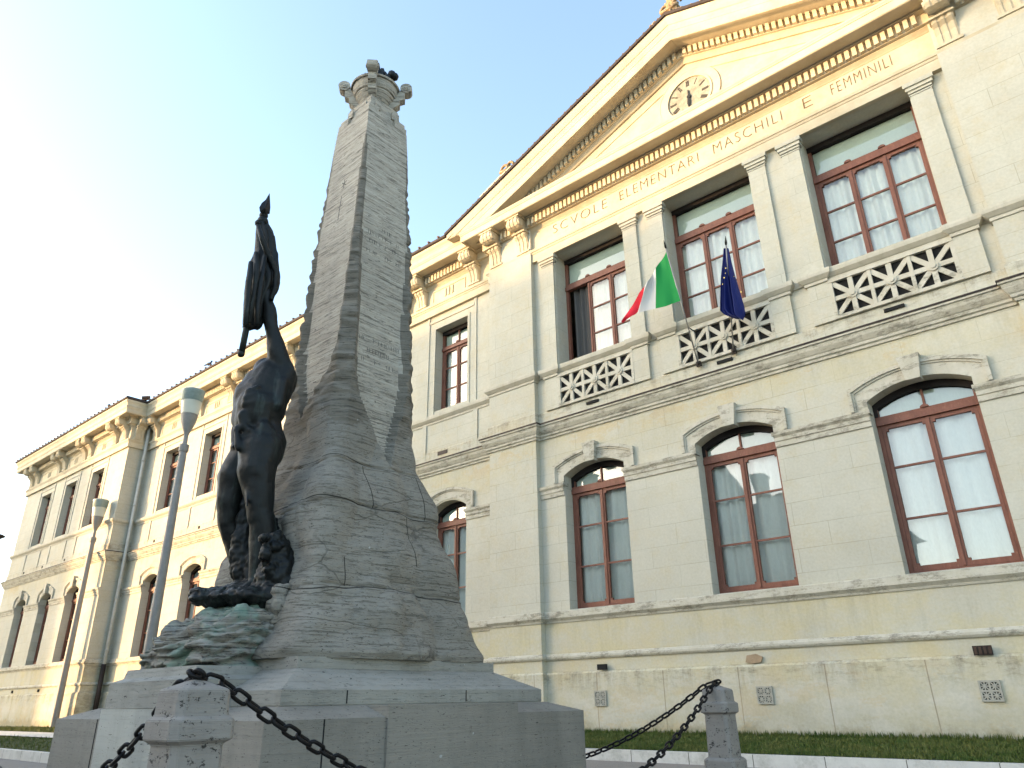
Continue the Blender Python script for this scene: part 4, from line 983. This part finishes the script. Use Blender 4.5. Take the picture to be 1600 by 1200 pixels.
for a in range(0, 360, 60): cutmark(mb, at_face_y, (sx_, sz_), (sx_+.055*math.cos(R(a+30)), sz_+.075*math.sin(R(a+30))), .012)
cutmark(mb, at_face_y, (.0, 6.82), (.0, 7.22), .014); cutmark(mb, at_face_y, (-.05, 7.05), (.05, 7.05), .012)
obj('carved_star_and_sword', mb, M_CUT, mon)

# blob modelling: union of capsules through a voxel remesh
def capsule(mb, p0, r0, p1, r1, n=12):
    p0, p1 = Vector(p0), Vector(p1); L = (p1-p0).length; steps = max(2, int(L/(min(r0, r1)*.35))+1)
    for i in range(steps+1):
        t = i/steps; mb.sphere(p0.lerp(p1, t), r0+(r1-r0)*t, n, 8)
def remesh(name, mb, m, voxel, parent, smooth=4, disp=None, fac=.6):
    me = mesh('tmp', mb, None); o = bpy.data.objects.new('tmp', me); C.objects.link(o)
    md = o.modifiers.new('r', 'REMESH'); md.mode = 'VOXEL'; md.voxel_size = voxel; md.use_smooth_shade = True
    if smooth: sm = o.modifiers.new('s', 'SMOOTH'); sm.iterations = smooth; sm.factor = fac
    dg = bpy.context.evaluated_depsgraph_get(); out = bpy.data.meshes.new_from_object(o.evaluated_get(dg)); bpy.data.objects.remove(o)
    out.name = name
    if disp:
        ns = [v.normal.copy() for v in out.vertices]
        for v, nn in zip(out.vertices, ns): v.co = v.co+nn*disp(v.co)
    out.materials.clear(); out.materials.append(m); out.polygons.foreach_set('use_smooth', [True]*len(out.polygons)); out.update()
    return link(name, out, parent)

# rock under the statue (part of the monument)
mb = MB()
def P(px, py, x): return atX(px, py, x)
for c, r in (((-7.30, 3.45, 1.40), (.34, .30, .18)), ((-6.95, 3.45, 1.45), (.55, .33, .26)), ((-6.62, 3.55, 1.50), (.42, .36, .30)), ((-6.75, 3.72, 1.62), (.55, .38, .26)), ((-6.50, 3.85, 1.55), (.30, .30, .34)), ((-6.9, 3.9, 1.7), (.5, .3, .25)), ((-7.1, 3.60, 1.62), (.3, .3, .2))):
    mb.sphere(c, r, 18, 12)
mb.box(-7.50, -6.27, 3.24, 4.2, 1.29, 1.46)
def rock_d(c):
    q = c.z*9.5+1.3*noise.noise(c*1.7)+.7*noise.noise(c*4); fr = q-math.floor(q); st_ = (1-abs(2*fr-1))**.5     # ledges with sharp clefts
    return -.085+.105*st_*(.65+.6*noise.noise(Vector((c.x*2, c.y*2, math.floor(q)*3.3))))+.06*noise.noise(c*3.2)+.035*noise.noise(Vector((c.x*8, c.y*8, c.z*14)))+.016*noise.noise(c*24)
remesh('rock_ledge', mb, M_GREEN, .014, mon, 1, rock_d)
# small rubble between the bronze and the shaft
mb = MB()
for i in range(46):
    p = P(random.uniform(432, 466), random.uniform(915, 968), -6.30+random.uniform(-.08, .1)); r = random.uniform(.025, .055)
    mb.sphere(p, (r, r*1.1, r*.8), 8, 6)
for i in range(30):
    p = Vector((-6.30+random.uniform(-.1, .05), random.uniform(3.9, 4.15), random.uniform(1.4, 2.0))); mb.sphere(p, .09, 8, 6)
remesh('rubble', mb, M_ROCK, .016, mon, 1, lambda c: .012*noise.noise(c*20))

# ------------------------------------------------------------------ bronze statue
st = empty('bronze_statue', (-6.85, 3.6, 1.95), 'dark bronze nude soldier raising a furled flag on the monument rock', 'statue')
mb = MB()
def cap(a, ra, b, rb): capsule(mb, P(*a), ra, P(*b), rb)
NEAR, FAR = -6.72, -7.06
# pelvis, glutes, belly, ribcage
cap((405, 692, -6.88), .225, (402, 668, -6.90), .225); cap((423, 690, NEAR), .150, (420, 712, NEAR), .150); cap((396, 700, FAR), .17, (384, 716, FAR), .165)
cap((401, 668, -6.88), .235, (403, 642, -6.88), .245); cap((389, 655, -6.96), .175, (390, 625, -6.98), .175); cap((394, 620, -6.98), .17, (404, 598, -6.98), .165)
cap((424, 642, -6.78), .150, (433, 608, -6.78), .175); cap((408, 630, -6.88), .245, (424, 596, -6.88), .235)
cap((438, 602, -6.74), .145, (444, 586, -6.74), .13); cap((424, 588, -6.9), .20, (434, 574, -6.84), .15)
cap((402, 655, -6.86), .245, (403, 640, -6.86), .25); cap((418, 668, -6.76), .13, (424, 690, -6.74), .15); cap((381, 640, -7.02), .115, (386, 612, -7.02), .12); cap((374, 660, -6.97), .075, (378, 640, -7.0), .10); cap((428, 660, -6.74), .075, (430, 690, -6.72), .12)
# rib and abdominal relief
cap((369, 668, -6.80), .03, (372, 700, -6.74), .03)
for a_, b_, r_ in (((386, 612, -6.76), (402, 605, -6.70), .034), ((383, 622, -6.76), (399, 617, -6.70), .034), ((381, 632, -6.77), (396, 629, -6.70), .034), ((378, 648, -6.78), (382, 666, -6.76), .055), ((412, 668, -6.66), (420, 680, -6.64), .085), ((442, 598, -6.63), (434, 634, -6.64), .06), ((376, 690, -6.82), (392, 672, -6.70), .04)):
    cap(a_, r_, b_, r_)
# raised arm (near)
cap((442, 577, -6.76), .125, (434, 553, -6.78), .112); cap((434, 553, -6.78), .112, (426, 520, -6.80), .088); cap((426, 520, -6.80), .088, (422, 508, -6.81), .082)
cap((423, 508, -6.81), .080, (420, 482, -6.83), .082); cap((420, 482, -6.83), .082, (411, 440, -6.86), .055); cap((411, 440, -6.86), .052, (407, 424, -6.88), .06)
for i in range(4): capsule(mb, P(410-i*.4, 432-i*4.2, -6.80), .019, P(400-i*.4, 431-i*4.2, -6.86), .017, 8)
capsule(mb, P(411, 434, -6.88), .02, P(402, 428, -6.96), .018, 8)
cap((452, 592, -6.80), .085, (449, 606, -6.78), .09)      # shoulder blade
# neck, head thrown back (mostly behind the arm)
cap((424, 582, -6.93), .095, (420, 576, -6.97), .09); mb.sphere(P(416, 578, -7.0), (.125, .15, .145), 14, 10)
mb.sphere(P(404, 579, -7.0), (.05, .04, .04), 8, 6); mb.sphere(P(401, 584, -7.0), (.026, .03, .026), 8, 6); mb.sphere(P(406, 589, -7.0), (.05, .05, .04), 8, 6); mb.sphere(P(419, 582, -6.87), (.02, .03, .04), 8, 6)
# far arm hanging, hand at the thigh
cap((396, 598, -7.14), .10, (386, 632, -7.22), .075); cap((384, 640, -7.22), .075, (370, 672, -7.18), .062); cap((370, 672, -7.18), .055, (366, 690, -7.10), .045)
mb.sphere(P(365, 697, -7.06), (.045, .05, .055), 8, 6)
for i in range(4): capsule(mb, P(364+i*1.4, 699, -7.08+i*.02), .016, P(361+i*1.6, 711+i*.6, -7.06+i*.02), .013, 8)
capsule(mb, P(366, 695, -7.02), .018, P(360, 700, -6.99), .015, 8)
# near leg
cap((408, 703, -6.74), .225, (402, 735, -6.70), .200); cap((402, 735, -6.70), .200, (405, 790, -6.66), .142); cap((405, 790, -6.66), .142, (407, 808, -6.65), .128)
cap((410, 812, -6.65), .132, (412, 842, -6.66), .150); cap((412, 842, -6.66), .150, (403, 886, -6.64), .090); cap((402, 886, -6.64), .076, (398, 908, -6.64), .066)
cap((402, 912, -6.64), .070, (386, 918, -6.62), .060); cap((386, 918, -6.62), .056, (373, 924, -6.60), .040)
for i in range(5): capsule(mb, P(375, 922, -6.655+i*.026), .018, P(368+i*.6, 926, -6.665+i*.028), .016, 8)
cap((380, 706, -6.85), .035, (386, 790, -6.58), .014)
# far leg, bent forward
cap((388, 708, FAR), .19, (368, 745, -7.10), .185); cap((368, 745, -7.10), .185, (360, 790, -7.12), .140); cap((360, 790, -7.12), .138, (357, 815, -7.12), .118)
cap((358, 818, -7.12), .112, (369, 850, -7.12), .122); cap((369, 850, -7.12), .122, (374, 890, -7.12), .070); cap((374, 890, -7.12), .068, (375, 908, -7.12), .06)
cap((376, 912, -7.12), .062, (360, 920, -7.14), .046); capsule(mb, P(360, 920, -7.14), .044, P(352, 923, -7.15), .03)
# bronze mass between the legs (drapery)
remesh('body', mb, M_BRONZE, .0155, st, 9, lambda c: .016*noise.noise(c*4.2)+.006*noise.noise(c*9)+.003*noise.noise(c*20))
mb = MB()
for i in range(40):
    a = random.uniform(0, 6.28); b = random.uniform(-.3, 1.3); c = P(417, 576, -7.0)+Vector((.115*math.cos(a)*math.cos(b), .10+.10*math.sin(a)*math.cos(b), .125*math.sin(b))); mb.sphere(c, random.uniform(.025, .045), 7, 5)
mb.sphere(P(404, 572, -7.0), .035, 8, 6)
remesh('hair', mb, M_BRONZE, .014, st, 1)
# bronze rocky base and stump behind the legs
mb = MB()
for c, r in (((372, 936, -6.8), (.42, .34, .07)), ((335, 934, -6.95), (.28, .13, .045)), ((318, 940, -7.0), (.18, .09, .04)), ((350, 930, -6.95), (.25, .14, .05)), ((410, 928, -6.66), (.24, .26, .11)), ((440, 908, -6.42), (.15, .19, .20)), ((434, 872, -6.45), (.13, .15, .22)),
             ((434, 846, -6.45), (.09, .08, .11)), ((446, 892, -6.40), (.12, .15, .16)), ((418, 840, -6.80), (.14, .12, .25)), ((408, 895, -6.86), (.2, .2, .35)), ((395, 925, -6.9), (.4, .3, .10)), ((386, 870, -6.95), (.10, .13, .42)), ((385, 820, -6.98), (.08, .10, .35)), ((388, 780, -6.98), (.08, .08, .34)), ((378, 850, -7.0), (.10, .12, .42)), ((452, 912, -6.38), (.09, .10, .14))):
    mb.sphere(P(*c), r, 14, 10)
for c, r in (((340, 936, -6.85), (.22, .16, .09)), ((385, 934, -6.6), (.30, .22, .10)), ((420, 934, -6.45), (.20, .18, .12)), ((420, 905, -6.5), (.14, .14, .18)), ((455, 905, -6.33), (.08, .08, .12))):
    mb.sphere(P(*c), r, 14, 10)
for i in range(140):
    t = random.random(); c = P(306+t*120, 932+random.uniform(-9, 9)-t*4, -7.0+.45*t+random.uniform(-.15, .12)); r = random.uniform(.025, .06); mb.sphere(c, (r*1.5, r*1.3, r*.8), 8, 6)
for i in range(80):
    t = random.random(); c = P(424+random.uniform(-14, 14+16*t), 838+100*t, random.uniform(-6.50, -6.34)); r = random.uniform(.025, .06); mb.sphere(c, r, 8, 6)
remesh('rock_base', mb, M_BRONZE, .014, st, 0, lambda c: .022*noise.noise(c*11)+.016*noise.noise(c*26))
# furled flag
FX = -6.93
L_ = [(346, 402, 418), (352, 401, 420), (362, 400.5, 425), (373, 400, 429), (391, 399, 431), (402, 395, 433), (409, 390, 433.5), (424, 388, 435), (436, 385.5, 436.5), (445, 384.5, 436), (456, 383, 433), (466, 382.5, 427), (475, 382, 424), (490, 381, 418), (503, 380, 412), (511, 379.5, 408), (513.5, 384, 406)]
rings = []
LL = []
for (a, b) in zip(L_, L_[1:]):
    for t in np.linspace(0, 1, 5)[:-1]: LL.append(tuple(u+(v-u)*t for u, v in zip(a, b)))
LL.append(L_[-1])
for j, (py, x0, x1) in enumerate(LL):
    a, b = P(x0, py, FX), P(x1, py, FX); c = (a+b)/2; hw = (b-a).length/2; u = (b-a).normalized(); ring_ = []
    for k_ in range(56):
        t = 2*math.pi*k_/56; fold = 1+.17*math.sin(7*t+py*.02)+.09*math.sin(11*t-py*.05)+.06*math.sin(4*t+py*.09)
        q = c+u*hw*math.cos(t)*(1 if abs(math.cos(t)) > .9 else min(1.03, .92*fold+.08))+Vector((hw*.60*math.sin(t)*fold, 0, 0)); q.z += .012*math.sin(5*t+j*.8); ring_.append(q)
    rings.append(ring_)
mb = MB().loft(rings); fo = obj('furled_flag', mb, M_BRONZE, st, smooth=True)
# three crossing drape ridges
mb = MB()
for pts in ([(403, 352), (410, 375), (420, 400), (432, 425), (430, 450), (424, 468)], [(400, 395), (402, 425), (396, 460), (390, 505)], [(414, 400), (408, 440), (402, 480), (402, 508)], [(392, 410), (389, 440), (386, 480), (384, 508)]):
    mb.tube([P(x, y, FX+.14+.05*(i % 2)) for i, (x, y) in enumerate(pts)], [.02+.018*math.sin(math.pi*(i+.5)/len(pts)) for i in range(len(pts))], 8)
obj('drape_fold', mb, M_BRONZE, st, smooth=True)
mb = MB(); mb.tube([P(377.3, 552, FX), P(384.5, 515, FX), P(398, 430, FX), P(411.5, 344, FX)], [.034, .035, .028, .024], 12); mb.sphere(P(376.6, 553, FX), .04, 10, 8)
mb.sphere(P(412, 337, FX), .052, 12, 8); mb.sphere(P(410.5, 346, FX), .065, 12, 8); mb.sphere(P(404, 349, FX), .045, 10, 8)
obj('flag_staff', mb, M_BRONZE, st, smooth=True)
mb = MB(); Q = [(412.5, 333), (406, 331), (405, 324), (409, 317), (415, 312), (421.3, 301.5), (422, 312), (422.6, 324), (421.5, 334), (416, 336)]
pf = [P(x, y, FX+.05) for x, y in Q]; pb = [P(x, y, FX-.05) for x, y in Q]; cf = P(414, 325, FX+.09); cb = P(414, 325, FX-.09); n = len(Q)
mb.add(pf+pb+[cf, cb], [(i, (i+1) % n, 2*n) for i in range(n)]+[(n+i, 2*n+1, n+(i+1) % n) for i in range(n)]+[(i, n+i, n+(i+1) % n, (i+1) % n) for i in range(n)])
obj('spearhead', mb, M_BRONZE, st)

# ------------------------------------------------------------------ posts and chains
def post_mb():
    mb = MB(); rg = lambda h, z, c=.22: [(-h+c*h, -h, z), (h-c*h, -h, z), (h, -h+c*h, z), (h, h-c*h, z), (h-c*h, h, z), (-h+c*h, h, z), (-h, h-c*h, z), (-h, -h+c*h, z)]
    mb.loft([rg(.165, 0), rg(.165, .425), rg(.145, .445), rg(.128, .45), rg(.122, .835), rg(.140, .848), rg(.153, .855), rg(.153, .935), rg(.128, .955), rg(.124, 1.055), rg(.118, 1.065), rg(.02, 1.105), rg(.008, 1.107)])
    return mb
PM = mesh('stone_post', post_mb(), M_POST)
bv = bmesh.new(); bv.from_mesh(PM); bmesh.ops.bevel(bv, geom=[e for e in bv.edges if len(e.link_faces) == 2 and e.calc_face_angle(0) > R(25)], offset=.004, segments=2, affect='EDGES'); bv.to_mesh(PM); bv.free()
def torus(mb, L, W, r, n=20, m=8):
    rings = []
    for i in range(n):
        t = 2*math.pi*i/n; a = (L-W)/2
        cx_ = a*(1 if math.cos(t) > 0 else -1)+(W/2-r)*math.cos(t) if abs(math.cos(t)) > 1e-6 else 0; cz_ = (W/2-r)*math.sin(t)
        rings.append([(cx_+r*math.cos(2*math.pi*k_/m)*math.cos(t), r*math.sin(2*math.pi*k_/m), cz_+r*math.cos(2*math.pi*k_/m)*math.sin(t)) for k_ in range(m)])
    vs = [p for rg_ in rings for p in rg_]; mb.add(vs, [(i*m+j, i*m+(j+1) % m, ((i+1) % n)*m+(j+1) % m, ((i+1) % n)*m+j) for i in range(n) for j in range(m)])
mb = MB(); torus(mb, .115, .068, .0105); LM_ = mesh('link', mb, M_CHAIN, True)
posts = [((-3.52, 1.81), 'pitted grey stone post nearest the camera with chain draped over its top'),
         ((-3.74, 7.50), 'grey stone chain post standing before the lawn right of the monument'),
         ((-6.95, 1.81), 'grey stone chain post in front of the statue'),
         ((-9.55, 7.50), 'grey stone chain post behind the monument')]
for (x, y), lab in posts:
    o = bpy.data.objects.new('stone_post', None); C.objects.link(o); o.location = (x, y, 0)
    tag(o, lab, 'stone post', 'stone posts of the chain fence'); link('post_stone', PM, o, (x, y, 0), world=False)
    rg = MB(); rg.tube([(0, 0, 1.09), (0, 0, 1.125)], .02, 8); link('iron_pin', mesh('iron_pin', rg, M_CHAIN, True), o, (x, y, 0), world=False)
def chain(a, b, sag, label, over_a=0, over_b=0):
    a, b = Vector(a), Vector(b); e = tag(bpy.data.objects.new('chain', None), label, 'chain', 'chains of the fence'); C.objects.link(e); e.location = a
    N = 900; d = (b-a); pts = []
    hd = Vector((d.x, d.y, 0)).normalized()
    if over_a: pts += [a-hd*over_a*(1-t)+Vector((0, 0, -.03*(1-t))) for t in np.linspace(0, 1, 12)[:-1]]
    lip = .14
    A2 = a+hd*lip+Vector((0, 0, -.035)); B2 = b-hd*lip+Vector((0, 0, -.035))
    pts += [a.lerp(A2, t) for t in np.linspace(0, 1, 8)[:-1]]
    for i in range(N+1):
        t = i/N; p = A2.lerp(B2, t); p.z -= 4*sag*t*(1-t); pts.append(p)
    pts += [B2.lerp(b, t) for t in np.linspace(0, 1, 8)[1:]]
    S = [0]
    for p, q in zip(pts, pts[1:]): S.append(S[-1]+(q-p).length)
    pitch = .088; n = int(S[-1]/pitch); j = 0
    def at_s(s):
        s = min(max(s, 0), S[-1]); lo = int(np.searchsorted(S, s))-1; lo = max(0, min(lo, len(pts)-2)); t = (s-S[lo])/max(1e-9, S[lo+1]-S[lo]); return pts[lo].lerp(pts[lo+1], t)
    for i in range(n+1):
        s = i*pitch; c = at_s(s); t = (at_s(s+.04)-at_s(s-.04)).normalized(); o = link('link', LM_, e, c, world=False)
        o.rotation_mode = 'QUATERNION'; q = t.to_track_quat('X', 'Z'); from mathutils import Quaternion
        o.rotation_quaternion = q @ Quaternion((1, 0, 0), R(38 if i % 2 else 128)+random.uniform(-.15, .15))
Z0 = 1.125
chain((-3.52, 1.81, Z0), (-3.74, 7.50, Z0), .80, 'chain hanging from the nearest post to the post by the lawn')
chain((-3.52, 1.81, Z0), (-6.95, 1.81, Z0), .58, 'chain falling left from the nearest post in front of the base')
chain((-3.74, 7.50, Z0+.01), (-9.55, 7.50, Z0), .86, 'chain running behind the monument from the post by the lawn')

# ------------------------------------------------------------------ street lamps
k = NT('frosted_lamp_glass'); k.col((.62, .62, .52)); k.rough(.35); k.b.inputs['Transmission Weight'].default_value = .25; M_FROST = k.m
M_LTOP = simple('lamp_cap_paint', (.25, .31, .29), .4, .1, .2, 5)
def lamp_meshes(H):
    p = MB(); p.tube([(0, 0, 0), (0, 0, .5), (0, 0, H-2.0)], [.155, .15, .105], 20); p.tube([(0, 0, H-2.02), (0, 0, H-1.97), (0, 0, H-1.8), (0, 0, H-1.78)], [.12, .14, .14, .11], 20); p.tube([(0, 0, H-1.8), (0, 0, H-1.4)], .07, 16)
    c = MB(); c.lathe((0, 0, 0), [(.08, H-1.46), (.09, H-1.40), (.14, H-1.28), (.21, H-1.08), (.245, H-.86), (.25, H-.84), (.2, H-.83)], 28)
    g = MB(); g.lathe((0, 0, 0), [(.24, H-.835), (.25, H-.83), (.30, H-.42), (.28, H-.41)], 28)
    t = MB(); t.lathe((0, 0, 0), [(.30, H-.415), (.305, H-.41), (.335, H-.12), (.345, H-.10), (.345, H-.06), (.30, H-.03), (.1, H)], 28)
    return [('pole', mesh('pole', p, M_LAMP, True)), ('lamp_cup', mesh('lamp_cup', c, M_LAMP, True)), ('lamp_glass', mesh('lamp_glass', g, M_FROST, True)), ('lamp_cap', mesh('lamp_cap', t, M_LTOP, True))]
LMS = lamp_meshes(9.75)
for nm, me in LMS: smooth_by_angle(me, 40)
for (x, y, z), lab in (((-21.0, 9.35, .18), 'grey street lamp with a glass cup head, just left of the statue'), ((-36.55, 12.85, .15), 'grey street lamp before the far left wing of the school')):
    o = bpy.data.objects.new('street_lamp', None); C.objects.link(o); o.location = (x, y, z); tag(o, lab, 'street lamp', 'street lamps on the lawn')
    for nm, me in LMS: link(nm, me, o, (x, y, z-.12 if nm == 'x' else z), world=False)

hp = atY(-3, 837, 12.0)
o = bpy.data.objects.new('street_lamp', None); C.objects.link(o); o.location = (hp.x, 12.0, .15); tag(o, 'flat disc headed lamp post at the far left edge', 'street lamp', 'disc lamps')
mb = MB(); mb.tube([(0, 0, 0), (0, 0, hp.z-.2)], [.09, .06], 12); link('pole', mesh('pole', mb, M_METALDK, True), o, o.location.copy(), world=False)
mb = MB(); mb.lathe((0, 0, 0), [(.05, hp.z-.38), (.34, hp.z-.22), (.36, hp.z-.16), (.2, hp.z-.08), (.04, hp.z-.04)], 24); link('lamp_head', mesh('lamp_head', mb, M_METALDK, True), o, o.location.copy(), world=False)

# ------------------------------------------------------------------ flags on the balcony
M_STEEL = simple('pale_flagpole', (.30, .29, .27), .4, .5, .1)
def flag_mat_it():
    k = NT('tricolour_cloth'); uv = k.n('ShaderNodeUVMap').outputs[0]; sp = k.n('ShaderNodeSeparateXYZ'); k.l(uv, sp.inputs[0])
    r = k.n('ShaderNodeValToRGB'); r.color_ramp.interpolation = 'CONSTANT'; e = r.color_ramp.elements; e[0].color = (.012, .27, .06, 1); e[1].position = .3333; e[1].color = (.62, .60, .58, 1)
    e.new(.6666).color = (.62, .012, .03, 1); k.l(sp.outputs[0], r.inputs[0]); k.l(r.outputs[0], k.b.inputs['Base Color']); k.rough(.7); return k.m
def flag_mat_eu():
    k = NT('blue_cloth'); k.col((.008, .016, .13)); k.rough(.65); return k.m
def pole(root_, a, b, r=.016):
    mb = MB(); mb.tube([a, b], r, 10); link('pole', mesh('pole', mb, M_STEEL, True), root_)
    d = (b-a).normalized(); mb = MB(); mb.tube([b, b+d*.05, b+d*.12, b+d*.2], [.02, .028, .018, .002], 8); link('finial', mesh('finial', mb, M_CHAIN, True), root_)
    mb = MB(); mb.sphere(a, .045, 8, 6); mb.box(a.x-.05, a.x+.05, a.y, 13.92, a.z-.06, a.z+.06); mb.tube([a+d*.85, a+d*.85+Vector((.02, .30, -.02))], .012, 6); link('holder', mesh('holder', mb, M_METALDK), root_)
def cloth_grid(top, bot, nu, nv, fold, m, name, parent):
    """top/bot: polylines (hoist..fly) of (px,py,y)"""
    def samp(poly, u):
        f = u*(len(poly)-1); i = min(int(f), len(poly)-2); t = f-i; return Vector([a+(b-a)*t for a, b in zip(poly[i], poly[i+1])])
    vs = []; uvs = []
    for j in range(nv+1):
        for i in range(nu+1):
            u, v = i/nu, j/nv; q = samp(top, u).lerp(samp(bot, u), v); p = atY(q.x, q.y, q.z); p.y += fold(u, v); vs.append(p); uvs.append((u, 1-v))
    mb = MB(); mb.add(vs, [(j*(nu+1)+i, j*(nu+1)+i+1, (j+1)*(nu+1)+i+1, (j+1)*(nu+1)+i) for j in range(nv) for i in range(nu)])
    me = mesh(name, mb, m, True, False); ul = me.uv_layers.new(name='UVMap')
    for l in me.loops: ul.data[l.index].uv = uvs[l.vertex_index]
    return link(name, me, parent), vs
A_ = atY(1091, 568, 13.86); B2_ = atY(1040.5, 388, 12.95)
fl = empty('italian_flag', A_, 'green, white and red flag flying from a slanted pole at the balcony', 'flag')
pole(fl, A_, B2_)
IY = 12.98
top = [(1041.5, 392, IY), (1037, 400, IY), (1031, 409, IY+.05), (1025, 418.5, IY), (1020, 427, IY+.06), (1014.5, 438, IY), (1009, 448, IY+.04), (997, 457, IY), (981, 484, IY+.02), (972, 503, IY)]
bot = [(1063, 470, 13.35), (1052, 473.5, 13.33), (1040, 478, 13.25), (1024, 481.5, 13.2), (1012, 486, 13.2), (997, 491, 13.15), (1000, 481, 13.1), (992, 491, 13.08), (984, 497, 13.05), (972, 504, 13.0)]
cloth_grid(top, bot, 48, 18, lambda u, v: .05*u*math.sin(u*17+v*2.5)+.02*math.sin(u*9), flag_mat_it(), 'cloth', fl)
A3 = atY(1146, 548, 13.86); B3 = atY(1134.5, 383, 13.05)
fe = empty('european_flag', A3, 'dark blue flag with yellow stars hanging limp from its balcony pole', 'flag')
pole(fe, A3, B3)
EY = 13.10
rows = [(388, 1131, 1138), (410, 1129.5, 1142), (432, 1127.5, 1147), (455, 1126.5, 1153), (472, 1125.5, 1158), (485, 1125, 1161), (491, 1131, 1160), (495, 1141, 1158.5), (497.5, 1152, 1157)]
vs = []; nu = 36; uvs = []
RR = []
for a, b in zip(rows, rows[1:]):
    for t in np.linspace(0, 1, 5)[:-1]: RR.append(tuple(u+(v-u)*t for u, v in zip(a, b)))
RR.append(rows[-1])
for j, (py, x0, x1) in enumerate(RR):
    yy = EY+.42*(py-388)/110
    for i in range(nu+1):
        u = i/nu; p = atY(x0+(x1-x0)*u, py, yy); am = min(.10, .015+.0011*(py-385)); p.y += am*math.sin(u*15+py*.012)+am*.5*math.sin(u*31+1); vs.append(p)
mb = MB(); mb.add(vs, [(j*(nu+1)+i, j*(nu+1)+i+1, (j+1)*(nu+1)+i+1, (j+1)*(nu+1)+i) for j in range(len(RR)-1) for i in range(nu)])
link('cloth', mesh('cloth', mb, flag_mat_eu(), True, False), fe)
mb = MB()
for px, py, rr, yo in ((1134, 419, 2.1, -.05), (1133.5, 427, 1.6, -.06), (1131.5, 434, 2.3, -.07), (1129, 444, 1.8, -.08), (1158, 452+4, 2.2, -.08), (1147, 432, 1.2, -.07)):
    c = atY(px, py, EY+.42*(py-388)/110-.09); s = rr*.0118
    mb.prism_y([(c.x+(s if q % 2 == 0 else s*.42)*math.sin(q*math.pi/5)*.75, c.z+(s if q % 2 == 0 else s*.42)*math.cos(q*math.pi/5)) for q in range(10)], c.y-.003, c.y)
link('star', mesh('star', mb, simple('flag_star_yellow', (.75, .62, .18), .7)), fe)

# ------------------------------------------------------------------ pigeons on the roofs
def pigeon(p, a, lab):
    mb = MB(); mb.sphere((0, 0, .12), (.13, .07, .07), 12, 8); mb.sphere((.12, 0, .22), (.045, .04, .045), 10, 7); mb.tube([(.07, 0, .14), (.11, 0, .20)], [.05, .035], 8)
    mb.tube([(-.08, 0, .11), (-.26, 0, .08)], [.045, .02], 6); mb.tube([(.155, 0, .22), (.19, 0, .21)], [.012, .002], 5)
    for s in (-1, 1): mb.tube([(0, s*.025, .06), (0, s*.025, 0)], .008, 5)
    o = link('pigeon', mesh('pigeon', mb, simple('pigeon_grey', (.06, .06, .07), .7), True), None, p); o.rotation_euler = (0, 0, a); tag(o, lab, 'pigeon', 'pigeons on the roof edge')
p1 = atY(171, 630, 12.55); pigeon((p1.x, 12.55, 14.63), 2.6, 'small dark pigeon perched on the eaves of the far left wing')
p2 = atY(326, 572, 13.45); pigeon((p2.x, 13.45, 14.66), .4, 'small dark pigeon perched on the long eaves left of the statue')

# ------------------------------------------------------------------ houses across the street (seen reflected in the panes; they shade the square)
M_H1 = simple('house_plaster', (.34, .30, .23), .9, 0, .12, 2); M_H2 = simple('house_plaster_grey', (.27, .27, .25), .9, 0, .12, 2); M_SHUT = simple('green_shutter', (.05, .09, .07), .6)
def house(x0, x1, y0, y1, eave, ridge, m, lab, hip=0):
    r_ = empty('town_house', ((x0+x1)/2, (y0+y1)/2, 0), lab, 'house', 'houses across the street')
    mb = MB().box(x0, x1, y0, y1, -.1, eave); 
    ym = (y0+y1)/2
    if not hip: mb.prism_x([(y0, eave), (y1, eave), (ym, ridge-.1)], x0, x1)
    obj('wall', mb, m, r_)
    mb = MB(); e = .5
    if hip: mb.add([(x0-e, y0-e, eave), (x1+e, y0-e, eave), (x1+e, y1+e, eave), (x0-e, y1+e, eave), (x0+hip, ym, ridge), (x1-hip, ym, ridge)], [(0, 1, 5, 4), (1, 2, 5), (2, 3, 4, 5), (3, 0, 4), (3, 2, 1, 0)])
    else:
        for s in (-1, 1):
            ye = y0-e if s < 0 else y1+e; mb.add([(x0-e, ye, eave-.2), (x1+e, ye, eave-.2), (x1+e, ym, ridge), (x0-e, ym, ridge), (x0-e, ye, eave), (x1+e, ye, eave), (x1+e, ym, ridge+.2), (x0-e, ym, ridge+.2)], [(0, 1, 2, 3), (4, 7, 6, 5), (0, 4, 5, 1), (0, 3, 7, 4), (1, 5, 6, 2)])
    rr_ = obj('roof', mb, M_TILE, r_)
    mb = MB(); cxm = x0+(x1-x0)*.3; mb.box(cxm-.4, cxm+.4, ym-.4, ym+.4, ridge-1.2, ridge+.9); mb.box(cxm-.5, cxm+.5, ym-.5, ym+.5, ridge+.9, ridge+1.0); obj('chimney', mb, m, rr_)
    wm = mesh('window', MB().box(-.5, .5, -.02, .03, 0, 1.5), M_SHUT); n = max(2, int((x1-x0)/3.2))
    for fl_ in range(int((eave-1)//3.3)):
        for i in range(n):
            link('window', wm, r_, (x0+(i+.5)*(x1-x0)/n, y1+.02, 1.2+fl_*3.3), world=False)
house(-52, -38.6, -26, -16, 13.6, 16.5, M_H1, 'plastered house across the street with long tiled roof')
house(-38.4, -22.7, -25, -15.5, 14.4, 17.1, M_H2, 'grey house across the street with chimney and tiled roof')
house(-22.5, -11.5, -25, -15, 10.2, 14.0, M_H1, 'lower house across the street opposite the clock', hip=5.4)
house(-92, -75, -22, -17, 15.2, 18.3, M_H2, 'tall house across the street facing the left wing')
house(-6.0, 12, -34, -24, 6.5, 9.0, M_H1, 'small low house far across the street at the right')
